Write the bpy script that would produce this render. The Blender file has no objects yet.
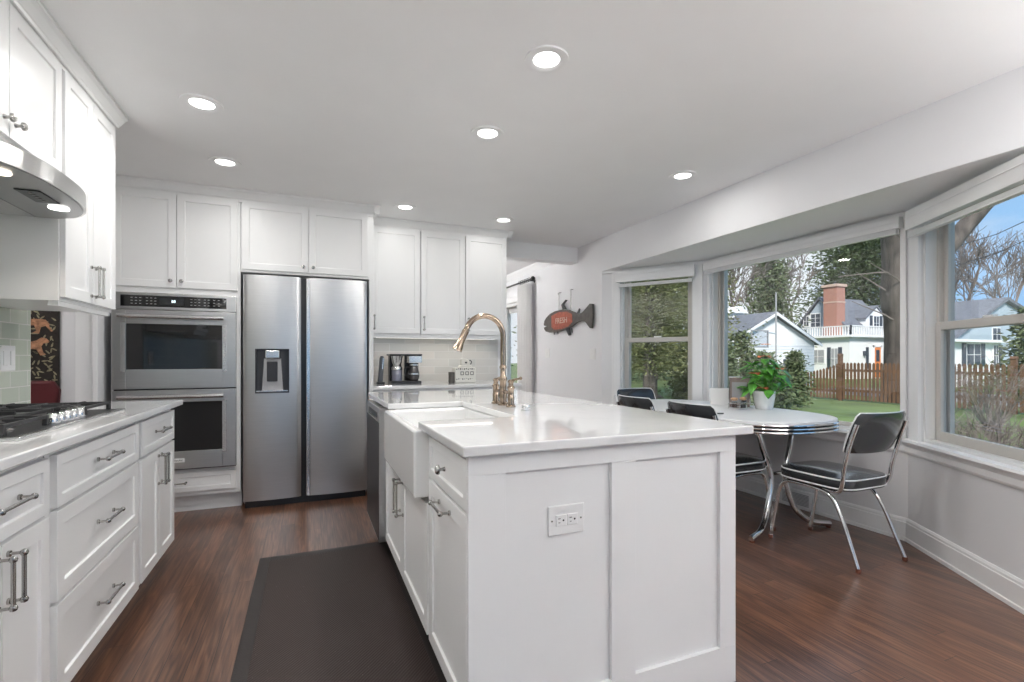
import bpy, bmesh, math, random
from mathutils import Vector, Matrix, noise
PI = math.pi
scn = bpy.context.scene
COL = scn.collection
random.seed(7)

# ------------------------------------------------------------------ camera
YAW = math.radians(22.7); FPX = 488.0; CAMZ = 1.155
cd = bpy.data.cameras.new('camera'); cam = bpy.data.objects.new('camera', cd); COL.objects.link(cam)
cam.location = (0, 0, CAMZ); cam.rotation_euler = (PI/2, 0, -YAW)
cd.sensor_width = 36; cd.sensor_fit = 'HORIZONTAL'; cd.lens = FPX/1024*36
cd.shift_y = (358.2-341)/1024; cd.clip_start = 0.05; cd.clip_end = 400
scn.camera = cam
vs = scn.view_settings
vs.view_transform = 'Standard'; vs.look = 'None'; vs.gamma = 1; vs.use_curve_mapping = False
vs.exposure = 0.50
LAMP_W = 3.0          # watts of each recessed ceiling light

# ------------------------------------------------------------------ sky
w = bpy.data.worlds.new('sky'); scn.world = w; w.use_nodes = True
nt = w.node_tree; N = nt.nodes; L = nt.links
for n in list(N): N.remove(n)
out = N.new('ShaderNodeOutputWorld'); bg = N.new('ShaderNodeBackground'); L.new(bg.outputs[0], out.inputs[0])
tc = N.new('ShaderNodeTexCoord'); mp = N.new('ShaderNodeMapping'); L.new(tc.outputs['Generated'], mp.inputs[0])
mp.inputs['Scale'].default_value = (1.6, 1.6, 4.0); mp.inputs['Location'].default_value = (0.5, 0.1, 0.2)
nz = N.new('ShaderNodeTexNoise'); nz.inputs['Scale'].default_value = 2.2; nz.inputs['Detail'].default_value = 6
L.new(mp.outputs[0], nz.inputs['Vector'])
sep = N.new('ShaderNodeSeparateXYZ'); L.new(tc.outputs['Generated'], sep.inputs[0])
# more cloud towards +Y, more blue towards +X
mx = N.new('ShaderNodeMath'); mx.operation = 'MULTIPLY_ADD'; L.new(sep.outputs[1], mx.inputs[0]); mx.inputs[1].default_value = 0.55
L.new(nz.outputs[0], mx.inputs[2])
cr = N.new('ShaderNodeValToRGB'); L.new(mx.outputs[0], cr.inputs[0])
cr.color_ramp.elements[0].position = 0.58; cr.color_ramp.elements[0].color = (0.17, 0.30, 0.47, 1)
cr.color_ramp.elements[1].position = 0.86; cr.color_ramp.elements[1].color = (0.42, 0.45, 0.48, 1)
L.new(cr.outputs[0], bg.inputs[0]); bg.inputs[1].default_value = 1.75

sd = bpy.data.lights.new('sun', 'SUN'); sun = bpy.data.objects.new('sun', sd); COL.objects.link(sun)
sd.energy = 4.2; sd.angle = math.radians(12); sd.color = (1, .96, .9)
sun.rotation_euler = (math.radians(37), math.radians(-40), 0)

# ------------------------------------------------------------------ materials
def new_mat(name):
    m = bpy.data.materials.new(name); m.use_nodes = True
    return m, m.node_tree.nodes, m.node_tree.links, m.node_tree.nodes['Principled BSDF']
def mat(name, col, rough=.5, metal=0.0, bump=0.0, bscale=200.0, var=0.0, vscale=4.0, spec=None, stretch=None, coat=0):
    m, n, l, b = new_mat(name)
    b.inputs['Base Color'].default_value = (*col, 1); b.inputs['Roughness'].default_value = rough; b.inputs['Metallic'].default_value = metal
    if spec is not None: b.inputs['Specular IOR Level'].default_value = spec
    if coat: b.inputs['Coat Weight'].default_value = coat; b.inputs['Coat Roughness'].default_value = .05
    t = n.new('ShaderNodeTexCoord'); mpn = n.new('ShaderNodeMapping'); l.new(t.outputs['Object'], mpn.inputs[0])
    if stretch: mpn.inputs['Scale'].default_value = stretch
    if bump:
        z = n.new('ShaderNodeTexNoise'); z.inputs['Scale'].default_value = bscale; z.inputs['Detail'].default_value = 2; l.new(mpn.outputs[0], z.inputs['Vector'])
        bu = n.new('ShaderNodeBump'); bu.inputs['Strength'].default_value = bump; bu.inputs['Distance'].default_value = .002
        l.new(z.outputs[0], bu.inputs['Height']); l.new(bu.outputs[0], b.inputs['Normal'])
    if var:
        z = n.new('ShaderNodeTexNoise'); z.inputs['Scale'].default_value = vscale; z.inputs['Detail'].default_value = 4; l.new(mpn.outputs[0], z.inputs['Vector'])
        r = n.new('ShaderNodeValToRGB'); l.new(z.outputs[0], r.inputs[0])
        r.color_ramp.elements[0].position = .3; r.color_ramp.elements[1].position = .7
        r.color_ramp.elements[0].color = (*[max(0, c*(1-var)) for c in col], 1); r.color_ramp.elements[1].color = (*[min(1, c*(1+var)) for c in col], 1)
        l.new(r.outputs[0], b.inputs['Base Color'])
    return m
def emis(name, col, s):
    m, n, l, b = new_mat(name); b.inputs['Base Color'].default_value = (.8, .8, .8, 1)
    b.inputs['Emission Color'].default_value = (*col, 1); b.inputs['Emission Strength'].default_value = s
    return m
M = {}
M['wall'] = mat('wall_paint', (.80, .80, .81), .6, bump=.05, bscale=300, var=.01)
M['ceiling'] = mat('ceiling_paint', (.90, .90, .90), .7, bump=.05, bscale=250, var=.01)
M['trim'] = mat('trim_paint', (.88, .88, .88), .35, var=.01)
M['cab'] = mat('cabinet_paint', (.84, .84, .835), .34, var=.012, vscale=2)
M['cabin'] = mat('cabinet_gap', (.55, .55, .54), .6, var=.02)
M['ceramic'] = mat('white_ceramic', (.86, .86, .85), .12, var=.01, coat=.3)
M['steel'] = mat('brushed_steel', (.54, .54, .535), .30, .95, bump=.12, bscale=60, var=.04, vscale=8, stretch=(1, 1, 40))
M['steelh'] = mat('brushed_steel_plain', (.66, .66, .65), .22, .95, bump=.05, bscale=60, stretch=(1, 1, 30), var=.02)
M['darksteel'] = mat('dark_steel', (.05, .05, .054), .38, .6, var=.05)
M['chrome'] = mat('chrome', (.78, .78, .78), .07, 1.0, var=.02)
M['nickel'] = mat('brushed_nickel', (.42, .41, .39), .22, 1.0, var=.04)
M['brass'] = mat('brushed_bronze', (.40, .31, .235), .17, 1.0, var=.06, vscale=20)
M['black'] = mat('black_plastic', (.012, .012, .013), .3, var=.1)
M['iron'] = mat('cast_iron', (.035, .035, .037), .55, .2, bump=.3, bscale=400, var=.15)
M['blackglass'] = mat('black_glass', (.006, .006, .007), .05, var=.05, spec=.7)
M['vinyl'] = mat('black_vinyl', (.025, .026, .028), .22, bump=.12, bscale=180, var=.1, coat=.5)
M['piping'] = mat('white_piping', (.8, .8, .8), .35, var=.02)
M['rubber'] = mat('brown_rubber', (.12, .035, .02), .5, var=.1)
M['grey'] = mat('grey_plastic', (.35, .35, .36), .4, var=.04)
M['plate'] = mat('white_plastic', (.82, .82, .81), .35, var=.01)
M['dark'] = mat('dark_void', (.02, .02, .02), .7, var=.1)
M['winframe'] = mat('window_vinyl', (.56, .535, .50), .4, var=.02)
M['winframe2'] = mat('window_vinyl_white', (.78, .78, .77), .4, var=.02)
M['lamp'] = emis('lamp_diffuser', (1, .98, .95), 4.0)
M['warmlamp'] = emis('warm_lamp_diffuser', (1, .88, .72), 3.0)
M['led'] = emis('display_digits', (.7, .9, 1), 1.6)
M['text'] = mat('panel_lettering', (.6, .6, .6), .5, var=.02)
M['brick'] = None

def quartz():
    m, n, l, b = new_mat('white_quartz'); b.inputs['Roughness'].default_value = .06; b.inputs['Coat Weight'].default_value = .4; b.inputs['Coat Roughness'].default_value = .03
    t = n.new('ShaderNodeTexCoord'); z = n.new('ShaderNodeTexNoise'); z.inputs['Scale'].default_value = 1.6; z.inputs['Detail'].default_value = 8; z.inputs['Distortion'].default_value = 1.4
    l.new(t.outputs['Object'], z.inputs['Vector'])
    r = n.new('ShaderNodeValToRGB'); l.new(z.outputs[0], r.inputs[0]); e = r.color_ramp.elements
    e[0].position = .47; e[0].color = (.77, .77, .765, 1); e[1].position = .53; e[1].color = (.77, .77, .765, 1)
    x = e.new(.5); x.color = (.745, .745, .745, 1)
    l.new(r.outputs[0], b.inputs['Base Color']); return m
M['quartz'] = quartz()

def wood_floor():
    m, n, l, b = new_mat('oak_floor')
    t = n.new('ShaderNodeTexCoord'); sx_ = n.new('ShaderNodeSeparateXYZ'); l.new(t.outputs['Object'], sx_.inputs[0])
    rw = n.new('ShaderNodeMath'); rw.operation = 'DIVIDE'; l.new(sx_.outputs[0], rw.inputs[0]); rw.inputs[1].default_value = .083
    fl_ = n.new('ShaderNodeMath'); fl_.operation = 'FLOOR'; l.new(rw.outputs[0], fl_.inputs[0])
    wn = n.new('ShaderNodeTexWhiteNoise'); wn.noise_dimensions = '1D'; l.new(fl_.outputs[0], wn.inputs['W'])
    sh = n.new('ShaderNodeMath'); sh.operation = 'MULTIPLY_ADD'; l.new(wn.outputs['Value'], sh.inputs[0]); sh.inputs[1].default_value = 9; l.new(sx_.outputs[1], sh.inputs[2])
    mp_ = n.new('ShaderNodeCombineXYZ'); l.new(sh.outputs[0], mp_.inputs[0]); l.new(sx_.outputs[0], mp_.inputs[1])
    br = n.new('ShaderNodeTexBrick'); l.new(mp_.outputs[0], br.inputs['Vector'])
    br.inputs['Scale'].default_value = 1; br.inputs['Brick Width'].default_value = 1.1; br.inputs['Row Height'].default_value = .083
    br.inputs['Mortar Size'].default_value = .0012; br.inputs['Mortar Smooth'].default_value = .1; br.inputs['Bias'].default_value = 0; br.offset = 0
    br.inputs['Color1'].default_value = (0, 0, 0, 1); br.inputs['Color2'].default_value = (1, 1, 1, 1); br.inputs['Mortar'].default_value = (0, 0, 0, 1)
    # grain: noise stretched along Y, shifted for each plank
    ms = n.new('ShaderNodeMapping'); ms.inputs['Scale'].default_value = (13, 1.1, 1); l.new(t.outputs['Object'], ms.inputs[0])
    ad = n.new('ShaderNodeVectorMath'); ad.operation = 'MULTIPLY_ADD'; l.new(br.outputs[0], ad.inputs[0]); ad.inputs[1].default_value = (7, 31, 3); l.new(ms.outputs[0], ad.inputs[2])
    g = n.new('ShaderNodeTexNoise'); g.inputs['Scale'].default_value = 1.3; g.inputs['Detail'].default_value = 2; g.inputs['Distortion'].default_value = .6; l.new(ad.outputs[0], g.inputs['Vector'])
    wv = n.new('ShaderNodeMath'); wv.operation = 'MULTIPLY'; l.new(g.outputs[0], wv.inputs[0]); wv.inputs[1].default_value = 34
    sn = n.new('ShaderNodeMath'); sn.operation = 'SINE'; l.new(wv.outputs[0], sn.inputs[0])
    f2 = n.new('ShaderNodeTexNoise'); mf = n.new('ShaderNodeMapping'); mf.inputs['Scale'].default_value = (110, 3.5, 1); l.new(t.outputs['Object'], mf.inputs[0]); l.new(mf.outputs[0], f2.inputs['Vector'])
    f2.inputs['Scale'].default_value = 1; f2.inputs['Detail'].default_value = 3
    a1 = n.new('ShaderNodeMath'); a1.operation = 'MULTIPLY_ADD'; l.new(sn.outputs[0], a1.inputs[0]); a1.inputs[1].default_value = .11; l.new(f2.outputs[0], a1.inputs[2])
    a2 = n.new('ShaderNodeMath'); a2.operation = 'MULTIPLY_ADD'; l.new(br.outputs[0], a2.inputs[0]); a2.inputs[1].default_value = .30; l.new(a1.outputs[0], a2.inputs[2])
    r = n.new('ShaderNodeValToRGB'); l.new(a2.outputs[0], r.inputs[0]); e = r.color_ramp.elements
    e[0].position = .26; e[0].color = (.040, .017, .009, 1); e[1].position = 1.0; e[1].color = (.21, .098, .052, 1)
    x = e.new(.62); x.color = (.105, .045, .024, 1)
    mm = n.new('ShaderNodeMixRGB'); l.new(br.outputs['Fac'], mm.inputs[0]); l.new(r.outputs[0], mm.inputs[1]); mm.inputs[2].default_value = (.015, .008, .005, 1)
    l.new(mm.outputs[0], b.inputs['Base Color'])
    b.inputs['Roughness'].default_value = .33; b.inputs['Specular IOR Level'].default_value = .5; b.inputs['Coat Weight'].default_value = .6; b.inputs['Coat Roughness'].default_value = .20
    bu = n.new('ShaderNodeBump'); bu.inputs['Strength'].default_value = .25; bu.inputs['Distance'].default_value = .002; l.new(a1.outputs[0], bu.inputs['Height']); l.new(bu.outputs[0], b.inputs['Normal'])
    return m
M['floor'] = wood_floor()

def tiles(name, c1, c2, mort, bw, bh, msz, ax, rough=.12):
    m, n, l, b = new_mat(name)
    t = n.new('ShaderNodeTexCoord'); sx_ = n.new('ShaderNodeSeparateXYZ'); l.new(t.outputs['Object'], sx_.inputs[0]); mp_ = n.new('ShaderNodeCombineXYZ')
    ad_ = n.new('ShaderNodeMath'); l.new(sx_.outputs[0], ad_.inputs[0]); ad_.operation = 'ADD'; l.new(sx_.outputs[1], ad_.inputs[1])
    l.new(sx_.outputs['xy'.index(ax)] if ax in 'xy' else ad_.outputs[0], mp_.inputs[0]); l.new(sx_.outputs[2], mp_.inputs[1])
    br = n.new('ShaderNodeTexBrick'); l.new(mp_.outputs[0], br.inputs['Vector']); br.inputs['Scale'].default_value = 1
    br.inputs['Brick Width'].default_value = bw; br.inputs['Row Height'].default_value = bh; br.inputs['Mortar Size'].default_value = msz
    br.inputs['Color1'].default_value = (*c1, 1); br.inputs['Color2'].default_value = (*c2, 1); br.inputs['Mortar'].default_value = (*mort, 1)
    l.new(br.outputs[0], b.inputs['Base Color']); b.inputs['Roughness'].default_value = rough
    bu = n.new('ShaderNodeBump'); bu.inputs['Strength'].default_value = .5; bu.inputs['Distance'].default_value = -.002; l.new(br.outputs['Fac'], bu.inputs['Height']); l.new(bu.outputs[0], b.inputs['Normal'])
    return m
M['tile_back'] = tiles('pale_glass_tile', (.74, .70, .65), (.62, .62, .585), (.80, .79, .76), .30, .0765, .002, 'x')
M['tile_left'] = tiles('sage_glass_tile', (.56, .60, .50), (.47, .51, .43), (.72, .72, .67), .155, .078, .003, 'y')
M['brick'] = tiles('red_brick', (.42, .15, .09), (.34, .12, .08), (.45, .33, .28), .22, .075, .01, 'b', .85)
M['siding'] = mat('white_siding', (.84, .83, .82), .7, var=.04, vscale=.6)
M['siding2'] = mat('pale_blue_siding', (.42, .49, .55), .7, var=.04, vscale=.6)
M['shingle'] = mat('grey_shingles', (.16, .165, .185), .85, var=.25, vscale=5)
M['shutter'] = mat('dark_shutter', (.05, .06, .08), .6, var=.1)
M['orange'] = mat('orange_door', (.75, .24, .07), .5, var=.05)
M['fence'] = mat('cedar_fence', (.15, .08, .045), .8, var=.3, vscale=2.5)
M['bark'] = mat('tree_bark', (.115, .095, .08), .95, bump=1.0, bscale=14, var=.55, vscale=9, stretch=(1, 1, .25))
M['twig'] = mat('twig_bark', (.20, .165, .145), .9, var=.2)
M['leafdark'] = mat('evergreen_needles', (.085, .115, .045), .7, var=.55, vscale=3)
M['leafgrey'] = mat('spruce_needles', (.13, .16, .075), .7, var=.4, vscale=2)
M['leafolive'] = mat('olive_needles', (.15, .16, .06), .7, var=.5, vscale=1.6)
M['leaf'] = mat('anthurium_leaf', (.10, .34, .045), .3, var=.7, vscale=16)
M['flower'] = mat('anthurium_flower', (.75, .20, .08), .35, var=.35, vscale=30)
M['soil'] = mat('brown_soil', (.08, .045, .03), .9, var=.3)
M['grass'] = mat('lawn_grass', (.125, .175, .05), .95, var=.35, vscale=.7, bump=.4, bscale=60)
M['asphalt'] = mat('street_asphalt', (.28, .28, .29), .9, var=.1)
M['mulch'] = mat('bark_mulch', (.14, .095, .06), .95, var=.35, vscale=4)
M['curtain'] = mat('curtain_fabric', (.80, .79, .78), .8, bump=.2, bscale=300, var=.03)
M['fishgrey'] = mat('weathered_wood', (.085, .078, .07), .7, bump=.3, bscale=40, var=.3, vscale=20)
M['fishred'] = mat('faded_red_paint', (.36, .085, .045), .65, var=.3, vscale=30)
M['cream'] = mat('cream_paint', (.62, .48, .40), .6, var=.1)
M['wood'] = mat('light_wood_lid', (.55, .33, .19), .5, var=.15, vscale=30)
M['redcloth'] = mat('red_upholstery', (.085, .006, .009), .6, var=.2)
M['tapdark'] = mat('tapestry_ground', (.022, .017, .014), .85, bump=.4, bscale=400, var=.3, vscale=40)
M['tapleaf'] = mat('tapestry_leaf', (.30, .27, .17), .85, var=.3, vscale=50)
M['taptan'] = mat('tapestry_tan', (.40, .20, .11), .85, bump=.6, bscale=160, var=.45, vscale=45)
M['ceram2'] = mat('cream_ceramic', (.72, .70, .64), .35, var=.04)
M['silverbox'] = mat('ribbed_bronze_metal', (.27, .22, .20), .3, .8, var=.05)

def glass(name, tint=(.95, .95, .95)):
    m, n, l, b = new_mat(name); n.remove(b); o = n['Material Output']
    tr = n.new('ShaderNodeBsdfTransparent'); tr.inputs[0].default_value = (*tint, 1)
    gl = n.new('ShaderNodeBsdfGlossy'); gl.inputs['Roughness'].default_value = .01
    lw = n.new('ShaderNodeLayerWeight'); pw = n.new('ShaderNodeMath'); pw.operation = 'POWER'; l.new(lw.outputs['Facing'], pw.inputs[0]); pw.inputs[1].default_value = 4.5
    fr = n.new('ShaderNodeMath'); fr.operation = 'MULTIPLY_ADD'; l.new(pw.outputs[0], fr.inputs[0]); fr.inputs[1].default_value = .9; fr.inputs[2].default_value = .045
    mx_ = n.new('ShaderNodeMixShader'); l.new(fr.outputs[0], mx_.inputs[0]); l.new(tr.outputs[0], mx_.inputs[1]); l.new(gl.outputs[0], mx_.inputs[2]); l.new(mx_.outputs[0], o.inputs[0])
    return m
M['glass'] = glass('window_glass'); M['jar'] = glass('jar_glass', (.85, .87, .9))

def rug_mat():
    m, n, l, b = new_mat('dark_ribbed_rubber'); b.inputs['Roughness'].default_value = .55
    t = n.new('ShaderNodeTexCoord'); mp_ = n.new('ShaderNodeMapping'); mp_.inputs['Rotation'].default_value = (0, 0, .75); l.new(t.outputs['Object'], mp_.inputs[0])
    wv = n.new('ShaderNodeTexWave'); wv.inputs['Scale'].default_value = 28; wv.inputs['Distortion'].default_value = .8; wv.inputs['Detail'].default_value = 1; l.new(mp_.outputs[0], wv.inputs[0])
    nz_ = n.new('ShaderNodeTexNoise'); nz_.inputs['Scale'].default_value = 260; l.new(t.outputs['Object'], nz_.inputs['Vector'])
    sp = n.new('ShaderNodeTexVoronoi'); sp.inputs['Scale'].default_value = 26; l.new(t.outputs['Object'], sp.inputs['Vector'])
    st = n.new('ShaderNodeMath'); st.operation = 'LESS_THAN'; l.new(sp.outputs['Distance'], st.inputs[0]); st.inputs[1].default_value = .045
    r = n.new('ShaderNodeValToRGB'); l.new(wv.outputs['Color'], r.inputs[0])
    r.color_ramp.elements[0].color = (.024, .013, .010, 1); r.color_ramp.elements[1].color = (.042, .026, .022, 1)
    mm = n.new('ShaderNodeMixRGB'); l.new(st.outputs[0], mm.inputs[0]); l.new(r.outputs[0], mm.inputs[1]); mm.inputs[2].default_value = (.16, .14, .13, 1)
    l.new(mm.outputs[0], b.inputs['Base Color'])
    bu = n.new('ShaderNodeBump'); bu.inputs['Strength'].default_value = .6; bu.inputs['Distance'].default_value = .002; l.new(wv.outputs['Color'], bu.inputs['Height']); l.new(bu.outputs[0], b.inputs['Normal'])
    return m
M['rug'] = rug_mat()
M['rugedge'] = mat('dark_rubber_edge', (.022, .016, .015), .5, bump=.2, bscale=120, var=.1)

# ------------------------------------------------------------------ mesh helpers
class MB:
    def __init__(s): s.bm = bmesh.new()
    def box(s, x0, x1, y0, y1, z0, z1):
        v = [s.bm.verts.new(p) for p in ((x0,y0,z0),(x1,y0,z0),(x1,y1,z0),(x0,y1,z0),(x0,y0,z1),(x1,y0,z1),(x1,y1,z1),(x0,y1,z1))]
        for f in ((3,2,1,0),(4,5,6,7),(0,1,5,4),(1,2,6,5),(2,3,7,6),(3,0,4,7)): s.bm.faces.new([v[i] for i in f])
        return s
    def prism(s, pts, a0, a1, axis='z'):
        """polygon pts extruded along axis; pts are the two other coordinates in xyz order"""
        def mk(p, a): return {'z': (p[0], p[1], a), 'y': (p[0], a, p[1]), 'x': (a, p[0], p[1])}[axis]
        A = [s.bm.verts.new(mk(p, a0)) for p in pts]; B = [s.bm.verts.new(mk(p, a1)) for p in pts]
        n = len(pts); s.bm.faces.new(A); s.bm.faces.new(B[::-1])
        for i in range(n): s.bm.faces.new((A[i], B[i], B[(i+1) % n], A[(i+1) % n]))
        return s
    def tube(s, pts, r, seg=10, cap=True, closed=False):
        pts = [Vector(p) for p in pts]; n = len(pts)
        rr = r if isinstance(r, (list, tuple)) else [r]*n
        rings = []; up = None
        for i, p in enumerate(pts):
            if closed: d = pts[(i+1) % n]-pts[i-1]
            else: d = pts[min(i+1, n-1)]-pts[max(i-1, 0)]
            d.normalize()
            if up is None:
                up = Vector((0,0,1)) if abs(d.z) < .9 else Vector((1,0,0))
            a = up - d*up.dot(d)
            if a.length < 1e-6: a = d.orthogonal()
            a.normalize(); up = a; b = d.cross(a)
            rings.append([s.bm.verts.new(p+(a*math.cos(t)+b*math.sin(t))*rr[i]) for t in [2*PI*k/seg for k in range(seg)]])
        m = n if closed else n-1
        for i in range(m):
            A, B = rings[i], rings[(i+1) % n]
            for k in range(seg): s.bm.faces.new((A[k], A[(k+1) % seg], B[(k+1) % seg], B[k]))
        if cap and not closed: s.bm.faces.new(rings[0][::-1]); s.bm.faces.new(rings[-1])
        return s
    def lathe(s, prof, seg=20, c=(0,0,0), axis='z'):
        rings = []
        for r, h in prof:
            ring = []
            for k in range(seg):
                t = 2*PI*k/seg; a, b = r*math.cos(t), r*math.sin(t)
                p = {'z': (a, b, h), 'y': (a, h, b), 'x': (h, a, b)}[axis]
                ring.append(s.bm.verts.new((p[0]+c[0], p[1]+c[1], p[2]+c[2])))
            rings.append(ring)
        for A, B in zip(rings, rings[1:]):
            for k in range(seg): s.bm.faces.new((A[k], A[(k+1) % seg], B[(k+1) % seg], B[k]))
        s.bm.faces.new(rings[0][::-1]); s.bm.faces.new(rings[-1])
        return s
    def poly(s, pts):
        s.bm.faces.new([s.bm.verts.new(p) for p in pts]); return s
    def shaker(s, x0, x1, z0, z1, y0, t=.02, rail=.055, dep=.008):
        """front facing -y with its face at y0"""
        bm = s.bm
        def ring(a, b, c, d, y): return [bm.verts.new(p) for p in ((a,y,c),(b,y,c),(b,y,d),(a,y,d))]
        O = ring(x0,x1,z0,z1,y0); Bk = ring(x0,x1,z0,z1,y0+t)
        r = rail; I = ring(x0+r,x1-r,z0+r,z1-r,y0); J = ring(x0+r+.002,x1-r-.002,z0+r+.002,z1-r-.002,y0+dep)
        for A, B in ((O, I), (I, J)):
            for i in range(4): bm.faces.new((A[i], A[(i+1) % 4], B[(i+1) % 4], B[i]))
        bm.faces.new(J); bm.faces.new(Bk[::-1])
        for i in range(4): bm.faces.new((O[(i+1) % 4], O[i], Bk[i], Bk[(i+1) % 4]))
        return s
    def build(s, name, m, parent=None, bev=0, smooth=False, seg=2):
        bmesh.ops.recalc_face_normals(s.bm, faces=s.bm.faces)
        me = bpy.data.meshes.new(name); s.bm.to_mesh(me); s.bm.free()
        me.materials.append(M[m] if isinstance(m, str) else m)
        o = bpy.data.objects.new(name, me); COL.objects.link(o)
        if parent: o.parent = parent
        if smooth:
            for p in me.polygons: p.use_smooth = True
            try:
                me.set_sharp_from_angle(angle=math.radians(40))
            except Exception: pass
        if bev:
            b = o.modifiers.new('bevel', 'BEVEL'); b.width = bev; b.segments = seg; b.limit_method = 'ANGLE'; b.angle_limit = math.radians(40)
        return o
def empty(name, label=None, cat=None, loc=(0,0,0), rz=0, group=None, kind=None):
    o = bpy.data.objects.new(name, None); COL.objects.link(o); o.location = loc; o.rotation_euler = (0,0,rz); o.empty_display_size = .1
    return tag(o, label, cat, group, kind)
def tag(o, label=None, cat=None, group=None, kind=None):
    if label: o['label'] = label
    if cat: o['category'] = cat
    if group: o['group'] = group
    if kind: o['kind'] = kind
    return o
def struct(o, label=None, cat=None): return tag(o, label, cat, None, 'structure')
def arc(c, r, a0, a1, n, plane='xz'):
    o = []
    for k in range(n+1):
        t = a0+(a1-a0)*k/n; u, v = r*math.cos(t), r*math.sin(t)
        o.append({'xz': (c[0]+u, c[1], c[2]+v), 'xy': (c[0]+u, c[1]+v, c[2]), 'yz': (c[0], c[1]+u, c[2]+v)}[plane])
    return o
def smooth_path(pts, n=6):
    """Catmull-Rom through pts"""
    P = [Vector(p) for p in pts]; P = [P[0]*2-P[1]]+P+[P[-1]*2-P[-2]]; o = []
    for i in range(1, len(P)-2):
        for k in range(n):
            t = k/n; a, b, c, d = P[i-1:i+3]
            o.append(.5*((2*b)+(c-a)*t+(2*a-5*b+4*c-d)*t*t+(3*b-a-3*c+d)*t**3))
    o.append(P[-2]); return o
def copy_tree(o, parent=None):
    c = o.copy(); COL.objects.link(c)
    if parent: c.parent = parent
    for ch in o.children: copy_tree(ch, c)
    return c
def text_obj(s, name, size, loc, rot, m, parent=None, ext=.0006):
    cu = bpy.data.curves.new(name, 'FONT'); cu.body = s; cu.size = size; cu.extrude = ext; cu.align_x = 'CENTER'; cu.align_y = 'CENTER'
    cu.materials.append(M[m]); to = bpy.data.objects.new('tmp', cu); COL.objects.link(to)
    bpy.context.view_layer.update(); me = bpy.data.meshes.new_from_object(to.evaluated_get(bpy.context.evaluated_depsgraph_get())); me.name = name
    bpy.data.objects.remove(to); bpy.data.curves.remove(cu); o = bpy.data.objects.new(name, me); COL.objects.link(o); o.location = loc; o.rotation_euler = rot
    if parent: o.parent = parent
    return o

# ------------------------------------------------------------------ room shell
H = 2.44; XR = 2.90; XL = -1.33; YB = 4.95; CX = 3.50; BY0, BY1 = 1.88, 3.55; BM0, BM1 = .99, 4.44; SOF = 2.085
fl = MB().prism([(-4,-4),(XR,-4),(XR+.12,BM0-.1),(CX+.14,BY0),(CX+.14,BY1),(XR+.12,BM1+.1),(XR+.12,9.2),(-4,9.2)], -.12, 0).build('floor', 'floor'); struct(fl, 'dark brown oak strip floor of the kitchen', 'floor')
ce = MB().prism([(-4,-4),(XR+.12,-4),(XR+.12,9.2),(-4,9.2)], H, H+.15).build('ceiling', 'ceiling'); struct(ce, 'smooth white kitchen ceiling', 'ceiling')

def wall(name, p0, p1, z0, z1, th, openings=(), m='wall', label=None):
    """vertical wall from p0 to p1 (inner face), thickness towards the right-hand side of the direction; openings (s0,s1,z0,z1)"""
    L_ = math.dist(p0, p1); b = MB(); xs = sorted({0, L_, *[v for o in openings for v in o[:2]]})
    for a, c in zip(xs, xs[1:]):
        ops = [o for o in openings if o[0] <= a+1e-6 and o[1] >= c-1e-6]
        if not ops: b.box(a, c, -th, 0, z0, z1)
        else:
            o = ops[0]
            if o[2] > z0: b.box(a, c, -th, 0, z0, o[2])
            if o[3] < z1: b.box(a, c, -th, 0, o[3], z1)
    ob = b.build(name, m); ob.location = (*p0, 0); ob.rotation_euler = (0,0,math.atan2(p1[1]-p0[1], p1[0]-p0[0]))
    struct(ob, label, 'wall' if label else None); return ob

# right wall (inner face x = XR): direction +y puts its thickness at +x
wall('wall_right', (XR, BM1), (XR, 9.2), 0, H, .12, [(1.80, 3.9, 0, 2.0)], label='light grey wall with the fish sign beyond the bay')
wall('wall_right_header', (XR, BM0), (XR, BM1), SOF, H, .12, label='painted header wall above the bay window')
wall('wall_right_near', (XR, -4), (XR, BM0), 0, H, .12)
# bay walls
WZ0, WZ1 = .645, 2.05
ang = (CX-XR, BM1-BY1); BL = math.hypot(*ang)
bl = wall('wall_bay_left', (CX, BY1), (XR, BM1), 0, SOF, .14, [(.13, .87, WZ0, WZ1)], label='angled bay wall under the left window')
bc = wall('wall_bay_centre', (CX, BY0), (CX, BY1), 0, SOF, .14, [(.03, BY1-BY0-.03, WZ0, WZ1)], label='straight bay wall under the picture window')
brw = wall('wall_bay_right', (XR, BM0), (CX, BY0), 0, SOF, .14, [(BL-1.0, BL-.13, WZ0, WZ1)], label='angled bay wall under the right window')
# bay roof / soffit
so = MB().prism([(XR+.005, BM0-.05), (CX+.16, BY0-.08), (CX+.16, BY1+.08), (XR+.005, BM1+.05)], SOF-.001, SOF+.12).build('ceiling_bay', 'trim'); struct(so, 'white soffit over the bay window', 'ceiling')
# back wall, left wall, far rooms, wall behind the camera
wall('wall_back', (-1.42, YB), (1.95, YB), 0, H, -.12, label='wall behind the back counter')
wall('wall_left', (XL, -4), (XL, 3.29), 0, H, -.12, label='wall behind the cooktop')
wall('wall_left_far', (XL, 4.20), (XL, YB+.12), 0, H, -.10)
wall('wall_left_header', (XL, 3.29), (XL, 4.20), 2.05, H, -.12)
wall('wall_side_room', (-4, 5.25), (-1.42, 5.25), 0, H, -.12, label='pale wall of the room beyond the left doorway')
wall('wall_side_room_west', (-4, -4), (-4, 5.25), 0, H, -.12)
wall('wall_dining_far', (-1.4, 9.2), (XR+.12, 9.2), 0, H, -.12)
wall('wall_dining_left', (.3, YB+.12), (.3, 9.2), 0, H, -.12)
M['low_bounce'] = mat('low_bounce_wall_paint', (.22, .20, .18), .7, var=.02)  # unseen rear wall made dark to cut light on the island front
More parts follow.
